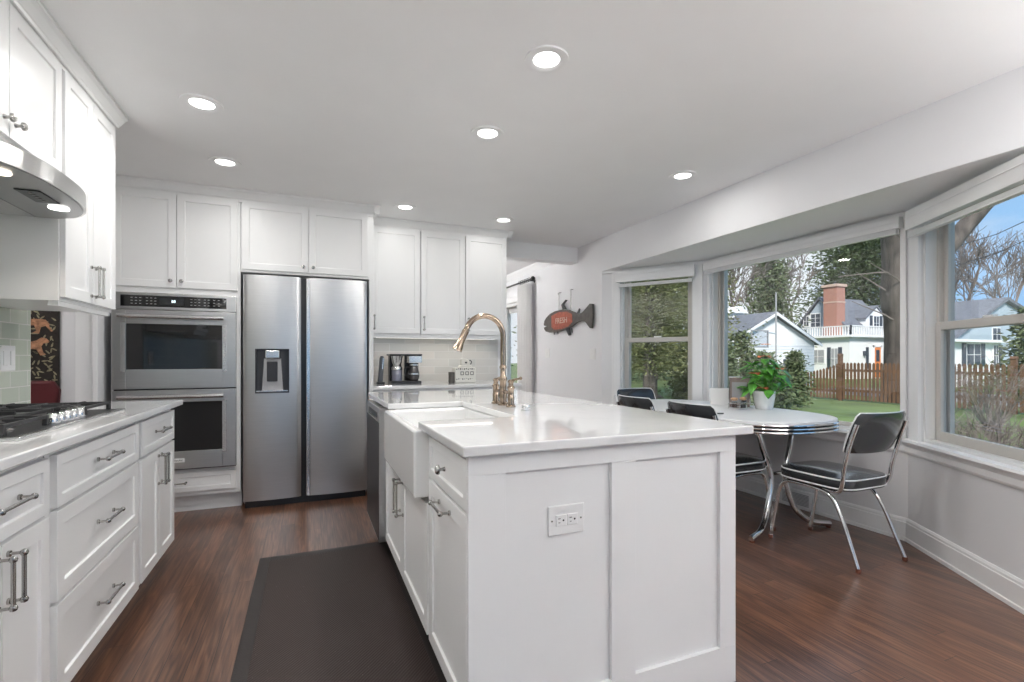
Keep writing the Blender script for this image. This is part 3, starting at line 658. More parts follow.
# ------------------------------------------------------------------ refrigerator
rf = empty('refrigerator', 'side-by-side stainless steel refrigerator with a door dispenser', 'refrigerator', (.0, 4.275, 0))
MB().box(-.455, .455, 0, .66, .03, 1.795).build('cabinet_body', 'grey', rf, .003)
MB().box(-.445, .445, -.02, .05, .0, .06).build('toe_grille', 'black', rf)
def fridge_door(x0, x1, cut=None):
    """slightly bowed door, front about y=-.075; cut=(x0,x1,z0,z1) leaves a recess opening"""
    b = MB(); z0, z1 = .06, 1.795; n = 24
    def y(x):
        u = (x-x0)/(x1-x0)*2-1; return -.058-.016*(1-u*u) if abs(u) < .999 else -.05
    xs = sorted({*[x0+(x1-x0)*k/n for k in range(n+1)], *(cut[:2] if cut else ())})
    for a, c in zip(xs, xs[1:]):
        segs = [(z0, z1)] if not (cut and a >= cut[0]-1e-6 and c <= cut[1]+1e-6) else [(z0, cut[2]), (cut[3], z1)]
        for s0, s1 in segs:
            v = [b.bm.verts.new(p) for p in ((a,y(a),s0),(c,y(c),s0),(c,y(c),s1),(a,y(a),s1),(a,-.004,s0),(c,-.004,s0),(c,-.004,s1),(a,-.004,s1))]
            b.bm.faces.new(v[:4]); b.bm.faces.new(v[4:][::-1]); b.bm.faces.new((v[0],v[4],v[5],v[1])); b.bm.faces.new((v[3],v[2],v[6],v[7]))
            if a == xs[0]: b.bm.faces.new((v[0],v[3],v[7],v[4]))
            if c == xs[-1]: b.bm.faces.new((v[1],v[5],v[6],v[2]))
    bmesh.ops.remove_doubles(b.bm, verts=b.bm.verts, dist=1e-5)
    return b
cut = (-.372, -.135, .885, 1.228)
ld = fridge_door(-.455, -.050, cut).build('left_door', 'steel', rf, smooth=True)
rdn = fridge_door(-.012, .455).build('right_door', 'steel', rf, smooth=True)
MB().box(-.011, .018, -.073, -.05, .065, 1.79).build('handle_strip', 'steelh', rdn, .004)
MB().box(-.05, -.012, -.03, -.004, .06, 1.795).build('centre_gap', 'black', rf)
dsp = MB().box(cut[0], cut[1], -.035, -.02, cut[2], cut[3]).box(cut[0],cut[0]+.006,-.077,-.02,cut[2],cut[3]).box(cut[1]-.006,cut[1],-.077,-.02,cut[2],cut[3]).box(cut[0],cut[1],-.077,-.02,cut[3]-.006,cut[3]).box(cut[0],cut[1],-.077,-.02,cut[2],cut[2]+.012).build('dispenser', 'darksteel', ld, .001)
cxm = (cut[0]+cut[1])/2
MB().box(cxm-.05, cxm+.05, -.072, -.035, cut[3]-.075, cut[3]-.012).build('spout_housing', 'steelh', dsp, .006)
MB().prism([(cxm-.075, cut[2]+.012), (cxm+.075, cut[2]+.012), (cxm+.06, cut[3]-.075), (cxm-.06, cut[3]-.075)], -.045, -.035, 'y').build('back_plate', 'grey', dsp, .003)
MB().box(cxm-.04, cxm+.035, -.052, -.045, cut[2]+.09, cut[2]+.245).build('paddle', 'darksteel', dsp, .004)
MB().box(cut[0]+.01, cut[1]-.01, -.075, -.04, cut[2]+.012, cut[2]+.02).build('drip_tray', 'steelh', dsp)

# ------------------------------------------------------------------ range hood
hd = empty('range_hood', 'curved stainless steel range hood with lit lamps over the cooktop', 'range hood', (XL+.008, 2.20, -.017))
def hood_outline(grow=0):
    o = [(0, -.398), ]
    n = 24
    for k in range(n+1):
        u = -1+2*k/n; y = .398*u; x = .37+(.17+grow)*(1-abs(u)**2.6)**.62
        o.append((x, y))
    o.append((0, .398)); return o
MB().prism(hood_outline(), 1.752, 1.812).build('band', 'steelh', hd)
MB().prism([(0,-.39),(.35,-.39),(.45,-.28),(.48,0),(.45,.28),(.35,.39),(0,.39)], 1.812, 1.822).box(0,.31,-.40,.40,1.822,1.912).build('canopy', 'steel', hd, .002)
under = MB().prism([(p[0]*.985 if p[0] else 0.004, p[1]*.985) for p in hood_outline()], 1.7495, 1.752).build('underside_panel', mat('hood_underside', (.36,.36,.36), .3, .8, var=.05), hd)
MB().box(.03, .30, -.38, -.01, 1.746, 1.7495).box(.03, .30, .01, .38, 1.746, 1.7495).build('grease_filter', 'steelh', hd, .001)
for y in (-.20, .20):
    lp = MB().lathe([(.031,1.7485),(.031,1.7445),(.026,1.744)], 24, (.44, y, 0)).build('lamp', 'warmlamp' if y < 0 else 'lamp', hd, smooth=True)
MB().box(.40, .47, -.02, .13, 1.7455, 1.7495).build('control_plate', 'black', hd, .001)
b = MB()
for k in range(5): b.lathe([(.006,1.7455),(.006,1.743)], 10, (.435, .0+k*.025, 0))
b.build('push_button', 'nickel', hd)
for y in (-.20, .20):
    ld_ = bpy.data.lights.new('hood_spot', 'SPOT'); lo_ = bpy.data.objects.new('hood_spot', ld_); COL.objects.link(lo_); lo_.parent = hd; lo_.location = (.44, y, 1.738)
    ld_.energy = 2.5; ld_.spot_size = math.radians(120); ld_.spot_blend = .6; ld_.color = (1, .9, .78); ld_.shadow_soft_size = .03

# ------------------------------------------------------------------ cooktop
ck = empty('gas_cooktop', 'stainless gas cooktop with black cast iron grates on the left counter', 'cooktop', (-.775, 1.87, .914), PI/2)
# local x -> +y (0..0.9), local y -> -x (0..0.52)
MB().box(0, .9, 0, .51, 0, .010).build('tray', 'steelh', ck, .004)
MB().box(.02, .88, .02, .49, .010, .0105).build('tray_well', 'darksteel', ck)
for k, (x, y, r) in enumerate(((.16,.14,.045),(.16,.38,.04),(.45,.30,.06),(.74,.14,.04),(.74,.38,.045))):
    bn = MB().lathe([(r+.012,.0105),(r+.012,.016),(r,.020),(r,.030),(r-.01,.032)], 20, (x,y,0)).build('burner', 'steelh', ck, smooth=True)
    MB().lathe([(r-.004,.032),(r-.004,.040),(r-.012,.043),(.001,.043)], 20, (x,y,0)).build('burner_cap', 'iron', bn, smooth=True)
def grate(x0, x1, y0, y1, cx_, cys):
    b = MB(); z0, z1 = .034, .046; t = .005
    for a in (x0, x1): b.box(a-t, a+t, y0, y1, z0, z1)
    for a in (y0, y1): b.box(x0, x1, a-t, a+t, z0, z1)
    b.box(x0, x1, (y0+y1)/2-t, (y0+y1)/2+t, z0, z1)
    for cy in cys:
        b.box(cx_-t, cx_+t, cy-.10 if cy-.10 > y0 else y0, cy-.03, z0, z1+.004).box(cx_-t, cx_+t, cy+.03, min(cy+.10, y1), z0, z1+.004)
        b.box(x0, cx_-.03, cy-t, cy+t, z0, z1+.004).box(cx_+.03, x1, cy-t, cy+t, z0, z1+.004)
    for a in (x0, x1):
        for c in (y0, y1): b.prism([(a-.010, .011), (a+.010, .011), (a+.007, z1), (a-.007, z1)], c-.007, c+.007, 'y')
    return b
grate(.035, .292, .055, .485, .16, (.14, .38)).build('grate', 'iron', ck, .002)
grate(.318, .582, .15, .485, .45, (.30,)).build('grate', 'iron', ck, .002)
grate(.608, .865, .055, .485, .74, (.14, .38)).build('grate', 'iron', ck, .002)
for k in range(5):
    MB().lathe([(.022,.0105),(.022,.016),(.018,.018),(.0165,.042),(.013,.046),(.001,.046)], 20, (.345+k*.0525, .055, 0)).box(.345+k*.0525-.003, .345+k*.0525+.003, .038, .072, .044, .052).build('knob', 'chrome', ck, smooth=True)
# switch plate on left backsplash
sp = empty('switch_plate', 'white switch plate on the sage green tile backsplash', 'switch', (XL+.008, 3.07, 1.155))
MB().box(0, .007, -.06, .06, -.06, .06).build('cover_plate', 'plate', sp, .002)
for y in (-.03, .03): MB().box(.007, .011, y-.017, y+.017, -.034, .034).build('rocker', 'plate', sp, .002)

# ------------------------------------------------------------------ side room: tapestry and red chair
tp = empty('tapestry', 'dark woven tapestry with leaves and tan animals in the next room', 'tapestry', (-2.42, 5.243, 0))
MB().box(-.50, .50, -.006, 0, .8, 2.05).build('cloth', 'tapdark', tp)
b = MB()
def leafshape(b, cx_, cz, ln, wd, a, y):
    pts = []
    for k in range(8):
        t = 2*PI*k/8; u = ln*math.cos(t); v = wd*math.sin(t)*(1-.3*math.cos(t)); pts.append((cx_+u*math.cos(a)-v*math.sin(a), cz+u*math.sin(a)+v*math.cos(a)))
    b.prism(pts, y-.002, y, 'y')
rs = random.Random(3)
for k in range(7):
    c0 = Vector((rs.uniform(-.5, .35), rs.uniform(.9, 1.95))); a = rs.uniform(0, 6)
    for j in range(12):
        c0 += Vector((math.cos(a), math.sin(a)))*.035; a += .16
        if abs(c0.x) > .47 or not .83 < c0.y < 2.02: continue
        for s in (-1, 1): leafshape(b, c0.x+s*.016*math.cos(a+PI/2), c0.y+s*.016*math.sin(a+PI/2), .018, .007, a+s*.8, -.006)
for k in range(620): leafshape(b, rs.uniform(-.47, .47), rs.uniform(.83, 2.02), .021, .006, rs.uniform(0, 6), -.006)
b.build('leaf_pattern', 'tapleaf', tp)
def beast(b, ox, oz, s, fl=1):
    P = [(-.24,.02),(-.2,.075),(-.1,.085),(.02,.075),(.1,.1),(.15,.14),(.2,.13),(.235,.09),(.225,.07),(.17,.06),(.15,.02),(.17,-.06),(.2,-.09),(.14,-.1),(.10,-.02),(.0,-.01),(-.08,-.005),(-.1,-.08),(-.06,-.11),(-.13,-.12),(-.15,-.03),(-.2,-.01),(-.26,-.09),(-.28,-.08),(-.24,-.02)]
    b.prism([(ox+fl*p[0]*s, oz+p[1]*s) for p in P], -.0105, -.006, 'y')
b = MB(); beast(b, .29, 1.24, .62); beast(b, .29, 1.43, .6, -1); beast(b, .0, 1.38, .6); beast(b, -.2, 1.6, .6); b.build('animal_pattern', 'taptan', tp)
ac = empty('armchair', 'dark red upholstered chair below the tapestry in the next room', 'chair', (-2.06, 4.80, 0))
MB().box(-.24,.24,-.22,.22,.38,.50).build('seat', 'redcloth', ac, .03, True)
MB().prism([(-.20,.5),(.20,.5),(.23,.9),(.19,.975),(-.19,.975),(-.23,.9)], .17, .24, 'y').build('backrest', 'redcloth', ac, .02, True)
for sx in (-1, 1):
    for sy in (-1, 1): MB().tube([(sx*.2, sy*.18, 0), (sx*.21, sy*.19, .38)], [.015,.022], 8).build('leg', 'rubber', ac)

# ------------------------------------------------------------------ back counter items
cmk = empty('coffee_maker', 'black and steel drip coffee maker with glass carafe and grinder side on the back counter', 'coffee maker', (.845, 4.70, .914))
MB().box(-.13, .15, -.10, .11, 0, .025).box(-.13, -.02, .02, .11, .025, .27).box(.02, .15, .04, .11, .025, .27).build('base', 'black', cmk, .004)
MB().box(.03, .155, -.10, .10, .195, .265).build('brew_head', 'steelh', cmk, .006)
MB().box(-.145, .155, -.105, .105, .265, .28).build('lid', 'black', cmk, .003)
cf = MB().lathe([(.04,.027),(.052,.05),(.055,.09),(.045,.14),(.036,.165),(.04,.175)], 20, (.088,-.035,0)).build('carafe', mat('carafe_glass', (.05,.045,.045), .05, spec=.8, var=.02), cmk, smooth=True)
MB().lathe([(.0556,.085),(.0556,.10)], 20, (.088,-.035,0)).lathe([(.042,.170),(.042,.186),(.01,.19)], 20, (.088,-.035,0)).build('carafe_collar', 'steelh', cf)
MB().tube(smooth_path([(.04,-.06,.16),(.0,-.085,.15),(-.005,-.09,.10),(.035,-.065,.06)], 5), .008, 8).build('carafe_handle', 'black', cf, smooth=True)
MB().lathe([(.045,.027),(.048,.03),(.048,.125),(.046,.13)], 20, (-.07,-.035,0)).build('bean_jar', mat('smoky_jar', (.22,.22,.27), .12, var=.1), cmk, smooth=True)
MB().lathe([(.049,.13),(.05,.15),(.035,.175),(.045,.20),(.055,.262)], 20, (-.07,-.035,0)).build('grinder_head', 'steelh', cmk, smooth=True)
co = empty('can_opener', 'slim grey upright electric appliance beside the refrigerator panel', 'appliance', (.625, 4.68, .914))
MB().box(-.035, .035, -.045, .045, 0, .02).build('base', 'black', co, .005)
MB().prism([(-.024,.02),(.020,.02),(.032,.24),(.026,.262),(.004,.262),(-.006,.24)], -.028, .028, 'y').build('body', mat('slate_plastic', (.09,.095,.105), .35, var=.05), co, .006, True)
MB().prism([(.010,.14),(.020,.14),(.027,.235),(.018,.245)], -.031, -.028, 'y').build('steel_inlay', 'steelh', co)
hj = empty('house_canister', 'cream ceramic house-shaped canister with black painted windows on the back counter', 'canister', (1.45, 4.66, .914))
MB().box(-.125, .085, -.06, .06, 0, .15).build('body', 'ceram2', hj, .008, True)
MB().prism([(-.075,.15),(.055,.15),(.045,.175),(-.055,.175)], -.05, .05, 'y').prism([(-.05,.175),(.03,.175),(.02,.225),(-.035,.245),(-.055,.23)], -.04, .04, 'y').build('roof_lid', 'ceram2', hj, .006, True)
b = MB()
for x in (-.055, -.005, .045):
    b.box(x-.017, x+.017, -.062, -.0605, .075, .081).box(x-.017, x+.017, -.062, -.0605, .104, .110).box(x-.017, x-.012, -.062, -.0605, .081, .104).box(x+.012, x+.017, -.062, -.0605, .081, .104)
for k in range(9): b.box(-.115+k*.02, -.104+k*.02, -.062, -.0605, .030+.004*(k % 3), .040+.003*(k % 2))
b.box(-.02, .0, -.043, -.0405, .19, .205)
for k in range(10): b.box(-.115+k*.0195, -.105+k*.0195, -.062, -.0605, .128+.004*(k % 2), .138+.003*(k % 3))
b.build('painted_marks', 'black', hj)
MB().tube(arc((.04,0,.20), .02, -1.2, 1.6, 6), .005, 8).build('lid_handle', 'black', hj)
MB().box(-.165,-.127,-.05,.05,0,.105).build('side_basket', 'fishgrey', hj, .004)

# ------------------------------------------------------------------ fish sign, wall plates, register
fs = empty('fish_sign', 'grey wooden fish sign with a faded red painted middle hanging on the wall', 'sign', (XR-.03, 5.16, 1.60), -PI/2); fs.scale = (.96, 1, .84)
# local x -> -y (towards the camera), local y -> +x ; head at local -x
body = [(-.62,.005),(-.60,.055),(-.54,.10),(-.44,.145),(-.30,.172),(-.12,.178),(.06,.155),(.20,.11),(.30,.075),(.38,.08),(.47,.13),(.56,.185),(.615,.175),(.622,.0),(.60,-.14),(.56,-.135),(.46,-.045),(.38,-.025),(.28,-.035),(.14,-.085),(0,-.115),(-.16,-.135),(-.32,-.14),(-.46,-.135),(-.56,-.115),(-.61,-.075),(-.615,-.05),(-.53,-.035),(-.615,-.02)]
MB().prism(body, -.012, .012, 'y').build('body', 'fishgrey', fs, .003)
MB().prism([(-.38,.11),(-.2,.145),(.02,.135),(.16,.09),(.17,-.02),(.08,-.075),(-.1,-.105),(-.3,-.105),(-.38,-.06)], -.016, -.012, 'y').build('painted_patch', 'fishred', fs)
t_ = text_obj('FRESH', 'lettering', .115, (-.11, -.018, .015), (PI/2,0,0), 'cream', fs, .001)
for P_ in ([(-.10,.175),(-.13,.25),(-.02,.31),(.02,.30),(-.07,.25),(-.03,.20),(.0,.17)], [(.26,.09),(.31,.15),(.33,.14),(.31,.08)], [(-.02,-.11),(.06,-.21),(.10,-.2),(.08,-.1)]): MB().prism(P_, -.006, .006, 'y').build('fin', 'darksteel', fs)
for x in (-.34, -.24, .13): MB().tube([(x,0,-.11),(x+.01,0,-.175)], .006, 6).build('hook', 'darksteel', fs)
MB().tube([(-.20,0,.17),(-.20,0,.44)], .004, 6).tube(arc((-.205,0,.42), .02, 0, 5, 8), .003, 6).tube([(.11,0,.14),(.11,0,.44)], .006, 6).build('hanging_chain', 'nickel', fs)
for s in (-.2, .11): MB().tube([(s,.0,.44),(s,.03,.44)], .005, 6).build('nail', 'darksteel', fs)
for y, z, lb in ((5.72, 1.22, 'white switch plate on the wall below the fish head'), (4.62, 1.20, 'white switch plate on the wall below the fish tail')):
    s_ = empty('switch_plate', lb, 'switch', (XR, y, z))
    MB().box(-.006, 0, -.06, .06, -.06, .06).build('cover_plate', 'plate', s_, .002); MB().box(-.010, -.006, -.012, .012, -.03, .03).build('rocker', 'plate', s_, .002)
rgs = empty('floor_register', 'white metal heat register on the baseboard under the table', 'vent', (CX-.0225, 2.62, .015))
MB().box(-.022, 0, -.14, .14, 0, .13).build('housing', 'trim', rgs, .004)
b = MB()
for k in range(9): b.box(-.025, -.022, -.11, .11, .022+k*.010, .027+k*.010)
b.build('louver', 'grey', rgs)

# ------------------------------------------------------------------ ceiling lights
spots = [(.945,1.875,'large recessed ceiling light, the nearest one over the island'),(-.492,2.87,'recessed ceiling light at the left before the oven cabinet'),(-.50,3.67,'recessed ceiling light nearest the oven cabinet'),
 (.945,2.62,'second recessed ceiling light over the island'),(2.43,2.70,'recessed ceiling light above the diner table'),(.762,4.17,'recessed ceiling light in front of the back counter, beside the refrigerator'),(1.674,4.21,'recessed ceiling light before the rightmost back cabinet'),
 (.945,.7,'unseen recessed ceiling light added just behind the camera'),(-.49,1.5,'recessed ceiling light added above the left aisle, outside the view'),(2.3,.6,'unseen recessed ceiling light added right of the camera'),(-.3,-1.2,'unseen recessed ceiling light added in the rear left room'),(1.2,-1.6,'unseen recessed ceiling light added in the rear middle room'),(2.2,-2.6,'unseen recessed ceiling light added in the rear right room'),(1.9,7.2,'unseen recessed ceiling light added in the dining room'),(-2.6,4.0,'unseen recessed ceiling light added in the side room')]  # this row lies out of view, added to light the rooms
proto = empty('ceiling_light', spots[0][2], 'ceiling light', (spots[0][0], spots[0][1], H), 0, 'recessed ceiling lights')
MB().lathe([(.095,-.0005),(.093,-.008),(.066,-.010),(.057,-.004),(.057,-.0005)], 32).build('trim_ring', 'trim', proto, smooth=True)
MB().lathe([(.0565,-.0045),(.05,-.006),(.001,-.007)], 32).build('diffuser', 'lamp', proto, smooth=True)
al = bpy.data.lights.new('downlight', 'AREA'); al.shape = 'DISK'; al.size = .13; al.energy = LAMP_W; al.color = (1, .985, .965)
ao = bpy.data.objects.new('downlight', al); COL.objects.link(ao); ao.parent = proto; ao.location = (0,0,-.012)
WATT = [6.5, 5.5, 2.8, 6, 2.4, 1.6, 1.6, .4, 6, 3.5, 3, 3, 3, 6, 6]
for (x, y, lb), q in list(zip(spots, WATT))[1:]:
    c = copy_tree(proto); c.location = (x, y, H); c['label'] = lb
    for k_ in c.children:
        if k_.type == 'LIGHT': k_.data = al.copy(); k_.data.energy = q
al.energy = WATT[0]
def fill_torchiere(x, y, lb, watts):  # unseen lamp added to brighten ceiling and rooms by bounced light
    t = empty('fill_lamp', lb, 'lamp', (x, y, 0))
    MB().lathe([(.14,0),(.14,.015),(.02,.03),(.015,.05)], 24).build('base', 'nickel', t, smooth=True)
    MB().tube([(0,0,.04),(0,0,1.68)], .012, 10).build('pole', 'nickel', t, smooth=True)
    MB().lathe([(.02,1.66),(.12,1.70),(.19,1.78),(.185,1.78),(.115,1.71),(.001,1.68)], 28).build('lamp_shade', 'trim', t, smooth=True)
    a = bpy.data.lights.new('uplight', 'AREA'); a.shape = 'DISK'; a.size = .30; a.energy = watts; a.color = (1, .99, .98)
    o_ = bpy.data.objects.new('uplight', a); COL.objects.link(o_); o_.parent = t; o_.location = (0,0,1.80); o_.rotation_euler = (PI,0,0)
for x, y, lb, w_ in ((-.6, -1.0, 'white fill lamp added behind the camera on the left, unseen', 22), (2.45, -.6, 'white fill lamp added behind the camera on the right, unseen', 68), (1.0, 6.6, 'white fill lamp added in the dining room, unseen', 45), (-3.2, 3.6, 'white fill lamp added in the side room, unseen', 25)): fill_torchiere(x, y, lb, w_)

# ------------------------------------------------------------------ diner table
tb = empty('diner_table', 'white-topped retro diner table with a ribbed chrome edge by the bay window', 'table', (2.93, 2.93, 0))
def sup(a, b_, n, N_=72):
    o = []
    for k in range(N_):
        t = 2*PI*k/N_; c, s = math.cos(t), math.sin(t); o.append((a*math.copysign(abs(c)**(2/n), c), b_*math.copysign(abs(s)**(2/n), s)))
    return o
MB().prism(sup(.485, .865, 2.9), .742, .762).build('tabletop', mat('white_laminate', (.84,.84,.84), .3, var=.01), tb, .004, True)
MB().prism(sup(.480, .860, 2.9), .685, .741).build('apron', 'darksteel', tb)
b = MB()
for k in range(3):
    b.tube([(p[0], p[1], .694+k*.022) for p in sup(.485, .865, 2.9)], .0078, 8, closed=True)
b.build('ribbed_edge', 'chrome', tb, smooth=True)
for sy in (-1, 1):
    for sx in (-1, 1):
        P = smooth_path([(sx*.17, sy*.56, .69), (sx*.13, sy*.57, .56), (sx*.07, sy*.585, .36), (sx*.12, sy*.60, .16), (sx*.22, sy*.64, .05), (sx*.37, sy*.685, .022)], 6)
        lg = MB().tube(P, .019, 12).build('leg', 'chrome', tb, smooth=True)
        MB().lathe([(.016,.0),(.018,.012)], 10, (sx*.355, sy*.685, 0)).build('foot', 'rubber', lg)
    MB().tube([(-.06, sy*.583, .38), (.06, sy*.583, .38)], .012, 8).build('brace', 'chrome', tb, smooth=True)
    MB().box(-.24, .24, sy*.56-.03, sy*.56+.03, .683, .692).build('mounting_plate', 'darksteel', tb)

# ------------------------------------------------------------------ chairs
def soft_slab(hx, hy, z0, z1, n=4.5, N_=48, edge=.018, crown_=.012, ymap=None):
    """rounded cushion between z0,z1"""
    b = MB(); prof = [(1-edge*1.4, z0), (1-.004, z0+edge*.7), (1, (z0+z1)/2), (1-.004, z1-edge*.7), (1-edge*1.4, z1), (.7, z1+crown_*.8), (.35, z1+crown_)]
    rings = []
    for s, z in prof: rings.append([b.bm.verts.new((p[0]*s, p[1]*s, z)) for p in sup(hx, hy, n, N_)])
    for A, B in zip(rings, rings[1:]):
        for k in range(N_): b.bm.faces.new((A[k], A[(k+1) % N_], B[(k+1) % N_], B[k]))
    b.bm.faces.new(rings[0][::-1]); b.bm.faces.new(rings[-1]); return b
def make_chair():
    c = empty('diner_chair')
    s = soft_slab(.215, .228, .412, .482).build('seat', 'vinyl', c, smooth=True)
    for z in (.424, .474): MB().tube([(p[0], p[1], z) for p in sup(.2135, .2265, 4.5, 48)], .0045, 6, closed=True).build('piping', 'piping', s, smooth=True)
    # backrest: curved pad at the rear, local back is -y
    b = MB(); n = 16; Z = [.628, .645, .69, .745, .80, .84, .856]; G = [.006, .018, .024, .026, .024, .018, .006]
    W = [.190, .212, .222, .224, .222, .212, .190]
    front = []; back = []
    for j, z in enumerate(Z):
        lean = -.235-(z-.65)*.36
        fr = []; bk = []
        for k in range(n+1):
            u = -1+2*k/n; x = W[j]*u; y = lean-.045*(1-u*u)*1.0+.02; th = G[j]*(1-abs(u)**6*.8)
            fr.append(b.bm.verts.new((x, y+th, z))); bk.append(b.bm.verts.new((x, y-th*.5, z)))
        front.append(fr); back.append(bk)
    for G_ in (front, back):
        for j in range(len(Z)-1):
            for k in range(n): b.bm.faces.new((G_[j][k], G_[j][k+1], G_[j+1][k+1], G_[j+1][k]))
    for j in range(len(Z)-1):
        for k in (0, n): b.bm.faces.new((front[j][k], back[j][k], back[j+1][k], front[j+1][k]))
    for j in (0, len(Z)-1):
        for k in range(n): b.bm.faces.new((front[j][k], front[j][k+1], back[j][k+1], back[j][k]))
    bk_ = b.build('backrest', 'vinyl', c, smooth=True)
    bk_.data.polygons.foreach_set('use_smooth', [True]*len(bk_.data.polygons))
    edge = []
    for j, z in enumerate(Z): edge.append((W[j]*1.0, -.235-(z-.65)*.36+.02, z))
    top = [(W[-1]*(1-2*k/12), -.235-(.855-.65)*.36-.045*(1-(1-2*k/12)**2)+.02, .857) for k in range(13)]
    bot = [(-W[0]*(1-2*k/12), -.235-.045*(1-(1-2*k/12)**2)+.02+.00125, .643) for k in range(13)]
    loop = edge[1:-1]+top+[(-x, y, z) for x, y, z in edge[1:-1]][::-1]+bot
    MB().tube([(x, y+.004, z) for x, y, z in loop], .0045, 6, closed=True).build('piping', 'piping', bk_, smooth=True)
    for sx in (-1, 1):
        P = smooth_path([(sx*.214, -.285, .80), (sx*.217, -.247, .68), (sx*.212, -.215, .55), (sx*.208, -.20, .455), (sx*.19, -.165, .405), (sx*.17, -.08, .397), (sx*.17, .12, .397)], 6)
        MB().tube(P, .0115, 10).build('back_upright', 'chrome', c, smooth=True)
        P = smooth_path([(sx*.205, -.285, .012), (sx*.198, -.24, .13), (sx*.19, -.18, .28), (sx*.185, -.12, .37), (sx*.18, -.03, .394), (sx*.176, .10, .396), (sx*.175, .175, .385), (sx*.178, .21, .33), (sx*.182, .235, .2), (sx*.186, .27, .012)], 6)
        n_ = len(P); h_ = n_//2
        l1 = MB().tube(P[:h_+1], .0115, 10).build('leg', 'chrome', c, smooth=True); l2 = MB().tube(P[h_:], .0115, 10).build('leg', 'chrome', c, smooth=True)
        MB().lathe([(.011,0),(.014,.004),(.014,.022),(.0125,.024)], 10, (sx*.205, -.285, 0)).build('rubber_foot', 'rubber', l1)
        MB().lathe([(.011,0),(.014,.004),(.014,.022),(.0125,.024)], 10, (sx*.186, .27, 0)).build('rubber_foot', 'rubber', l2)
    MB().tube([(-.17,-.06,.395),(.17,-.06,.395)], .009, 8).tube([(-.17,.12,.395),(.17,.12,.395)], .009, 8).build('seat_frame', 'chrome', c, smooth=True)
    return c
ch = make_chair(); ch.location = (2.933, 1.985, 0); tag(ch, 'black vinyl and chrome diner chair at the near end of the table, fully in view', 'chair', 'diner chairs around the table')
for x, y, rz, lb in ((2.615, 2.53, -PI/2, 'black diner chair on the island side of the table, nearer of the two'), (2.615, 3.13, -PI/2, 'black diner chair on the island side of the table, farther of the two'), (2.95, 3.66, PI, 'diner chair at the far end of the table, its pale shining backrest facing the camera')):
    c = copy_tree(ch); c.location = (x, y, 0); c.rotation_euler = (0,0,rz); c['label'] = lb

# ------------------------------------------------------------------ things on the table
pt = empty('potted_anthurium', 'white pot with a green anthurium and orange-red flowers on the table', 'plant', (3.262, 2.735, .762))
MB().lathe([(.058,0),(.062,.004),(.075,.08),(.079,.128),(.081,.140),(.074,.140),(.070,.125)], 28).build('pot', 'ceramic', pt, smooth=True)
MB().lathe([(.070,.118),(.070,.126),(.001,.130)], 20).build('soil', 'soil', pt)
rs = random.Random(11)
def leaf(b, base, az, el, ln, wd, droop=.5, heart=True):
    d = Vector((math.cos(az)*math.cos(el), math.sin(az)*math.cos(el), math.sin(el))); side = Vector((-math.sin(az), math.cos(az), 0)); pr = []
    W = [.0,.75,1.0,.95,.72,.4,.0]; p = Vector(base); v0 = None
    L_, C_, R2 = [], [], []
    for k, w_ in enumerate(W):
        t = k/(len(W)-1); q = p+d*ln*t+Vector((0,0,-droop*ln*t*t)); up = Vector((0,0,1))
        C_.append(b.bm.verts.new(q)); L_.append(b.bm.verts.new(q+side*wd*w_*.5+up*.12*wd*w_)); R2.append(b.bm.verts.new(q-side*wd*w_*.5+up*.12*wd*w_))
    for k in range(len(W)-1):
        for S in (L_, R2): b.bm.faces.new((C_[k], C_[k+1], S[k+1], S[k]))
fol = MB(); stems = MB()
for k in range(74):
    az = rs.uniform(0, 2*PI); rr = rs.uniform(.02, .17); zz = rs.uniform(.20, .405)-rr*.45; base = (rr*math.cos(az)*.75+.01, rr*math.sin(az)*.95, zz)
    stems.tube([(base[0]*.2, base[1]*.2, .125), (base[0]*.6, base[1]*.6, zz*.75), base], .0018, 5)
    leaf(fol, base, az+rs.uniform(-.5, .5), rs.uniform(-.6, .7), rs.uniform(.07, .12), rs.uniform(.05, .08), rs.uniform(.1, .6))
flw = []
for (x, y, z) in ((.0,.0,.405),(-.07,.02,.275),(.05,-.07,.31),(-.06,-.03,.165)):
    stems.tube([(x*.2, y*.2, .125), (x*.7, y*.7, z*.8), (x, y, z)], .0018, 5); fb = MB()
    for q in range(4): leaf(fb, (x, y, z), q*1.6+x*30, .25, .065, .06, .4)
    flw.append(fb)
fo = fol.build('foliage', 'leaf', pt, smooth=True); stems.build('stem', 'leaf', pt)
for o_ in [fo]+[f_.build('flower', 'flower', pt, smooth=True) for f_ in flw]: m_ = o_.modifiers.new('s', 'SOLIDIFY'); m_.thickness = .001
nd = empty('napkin_dispenser', 'bronze-coloured napkin dispenser with a chrome top behind the plant', 'napkin holder', (3.235, 2.945, .762), -.83)
MB().box(-.075,.075,-.045,.045,0,.235).build('case', 'silverbox', nd, .004)
MB().box(-.08,.08,-.05,.05,.235,.245).box(-.08,-.073,-.05,-.043,0,.235).box(.073,.08,-.05,-.043,0,.235).build('chrome_top', 'chrome', nd, .003)
MB().box(-.055,.055,-.0475,-.045,.04,.20).build('face_plate', 'grey', nd)
wc = empty('condiment_rack', 'small wire rack of seasoning shakers on the table', 'rack', (3.09, 2.80, .762))
b = MB()
for z in (.012, .045): b.tube([(p[0], p[1], z) for p in sup(.075, .06, 6, 24)], .002, 6, closed=True)
for x in (-.07, 0, .07):
    for y in (-.055, .055): b.tube([(x, y, 0), (x, y, .045)], .002, 6)
b.box(-.07,.07,-.055,.055,.006,.009); b.build('wire_frame', 'chrome', wc)
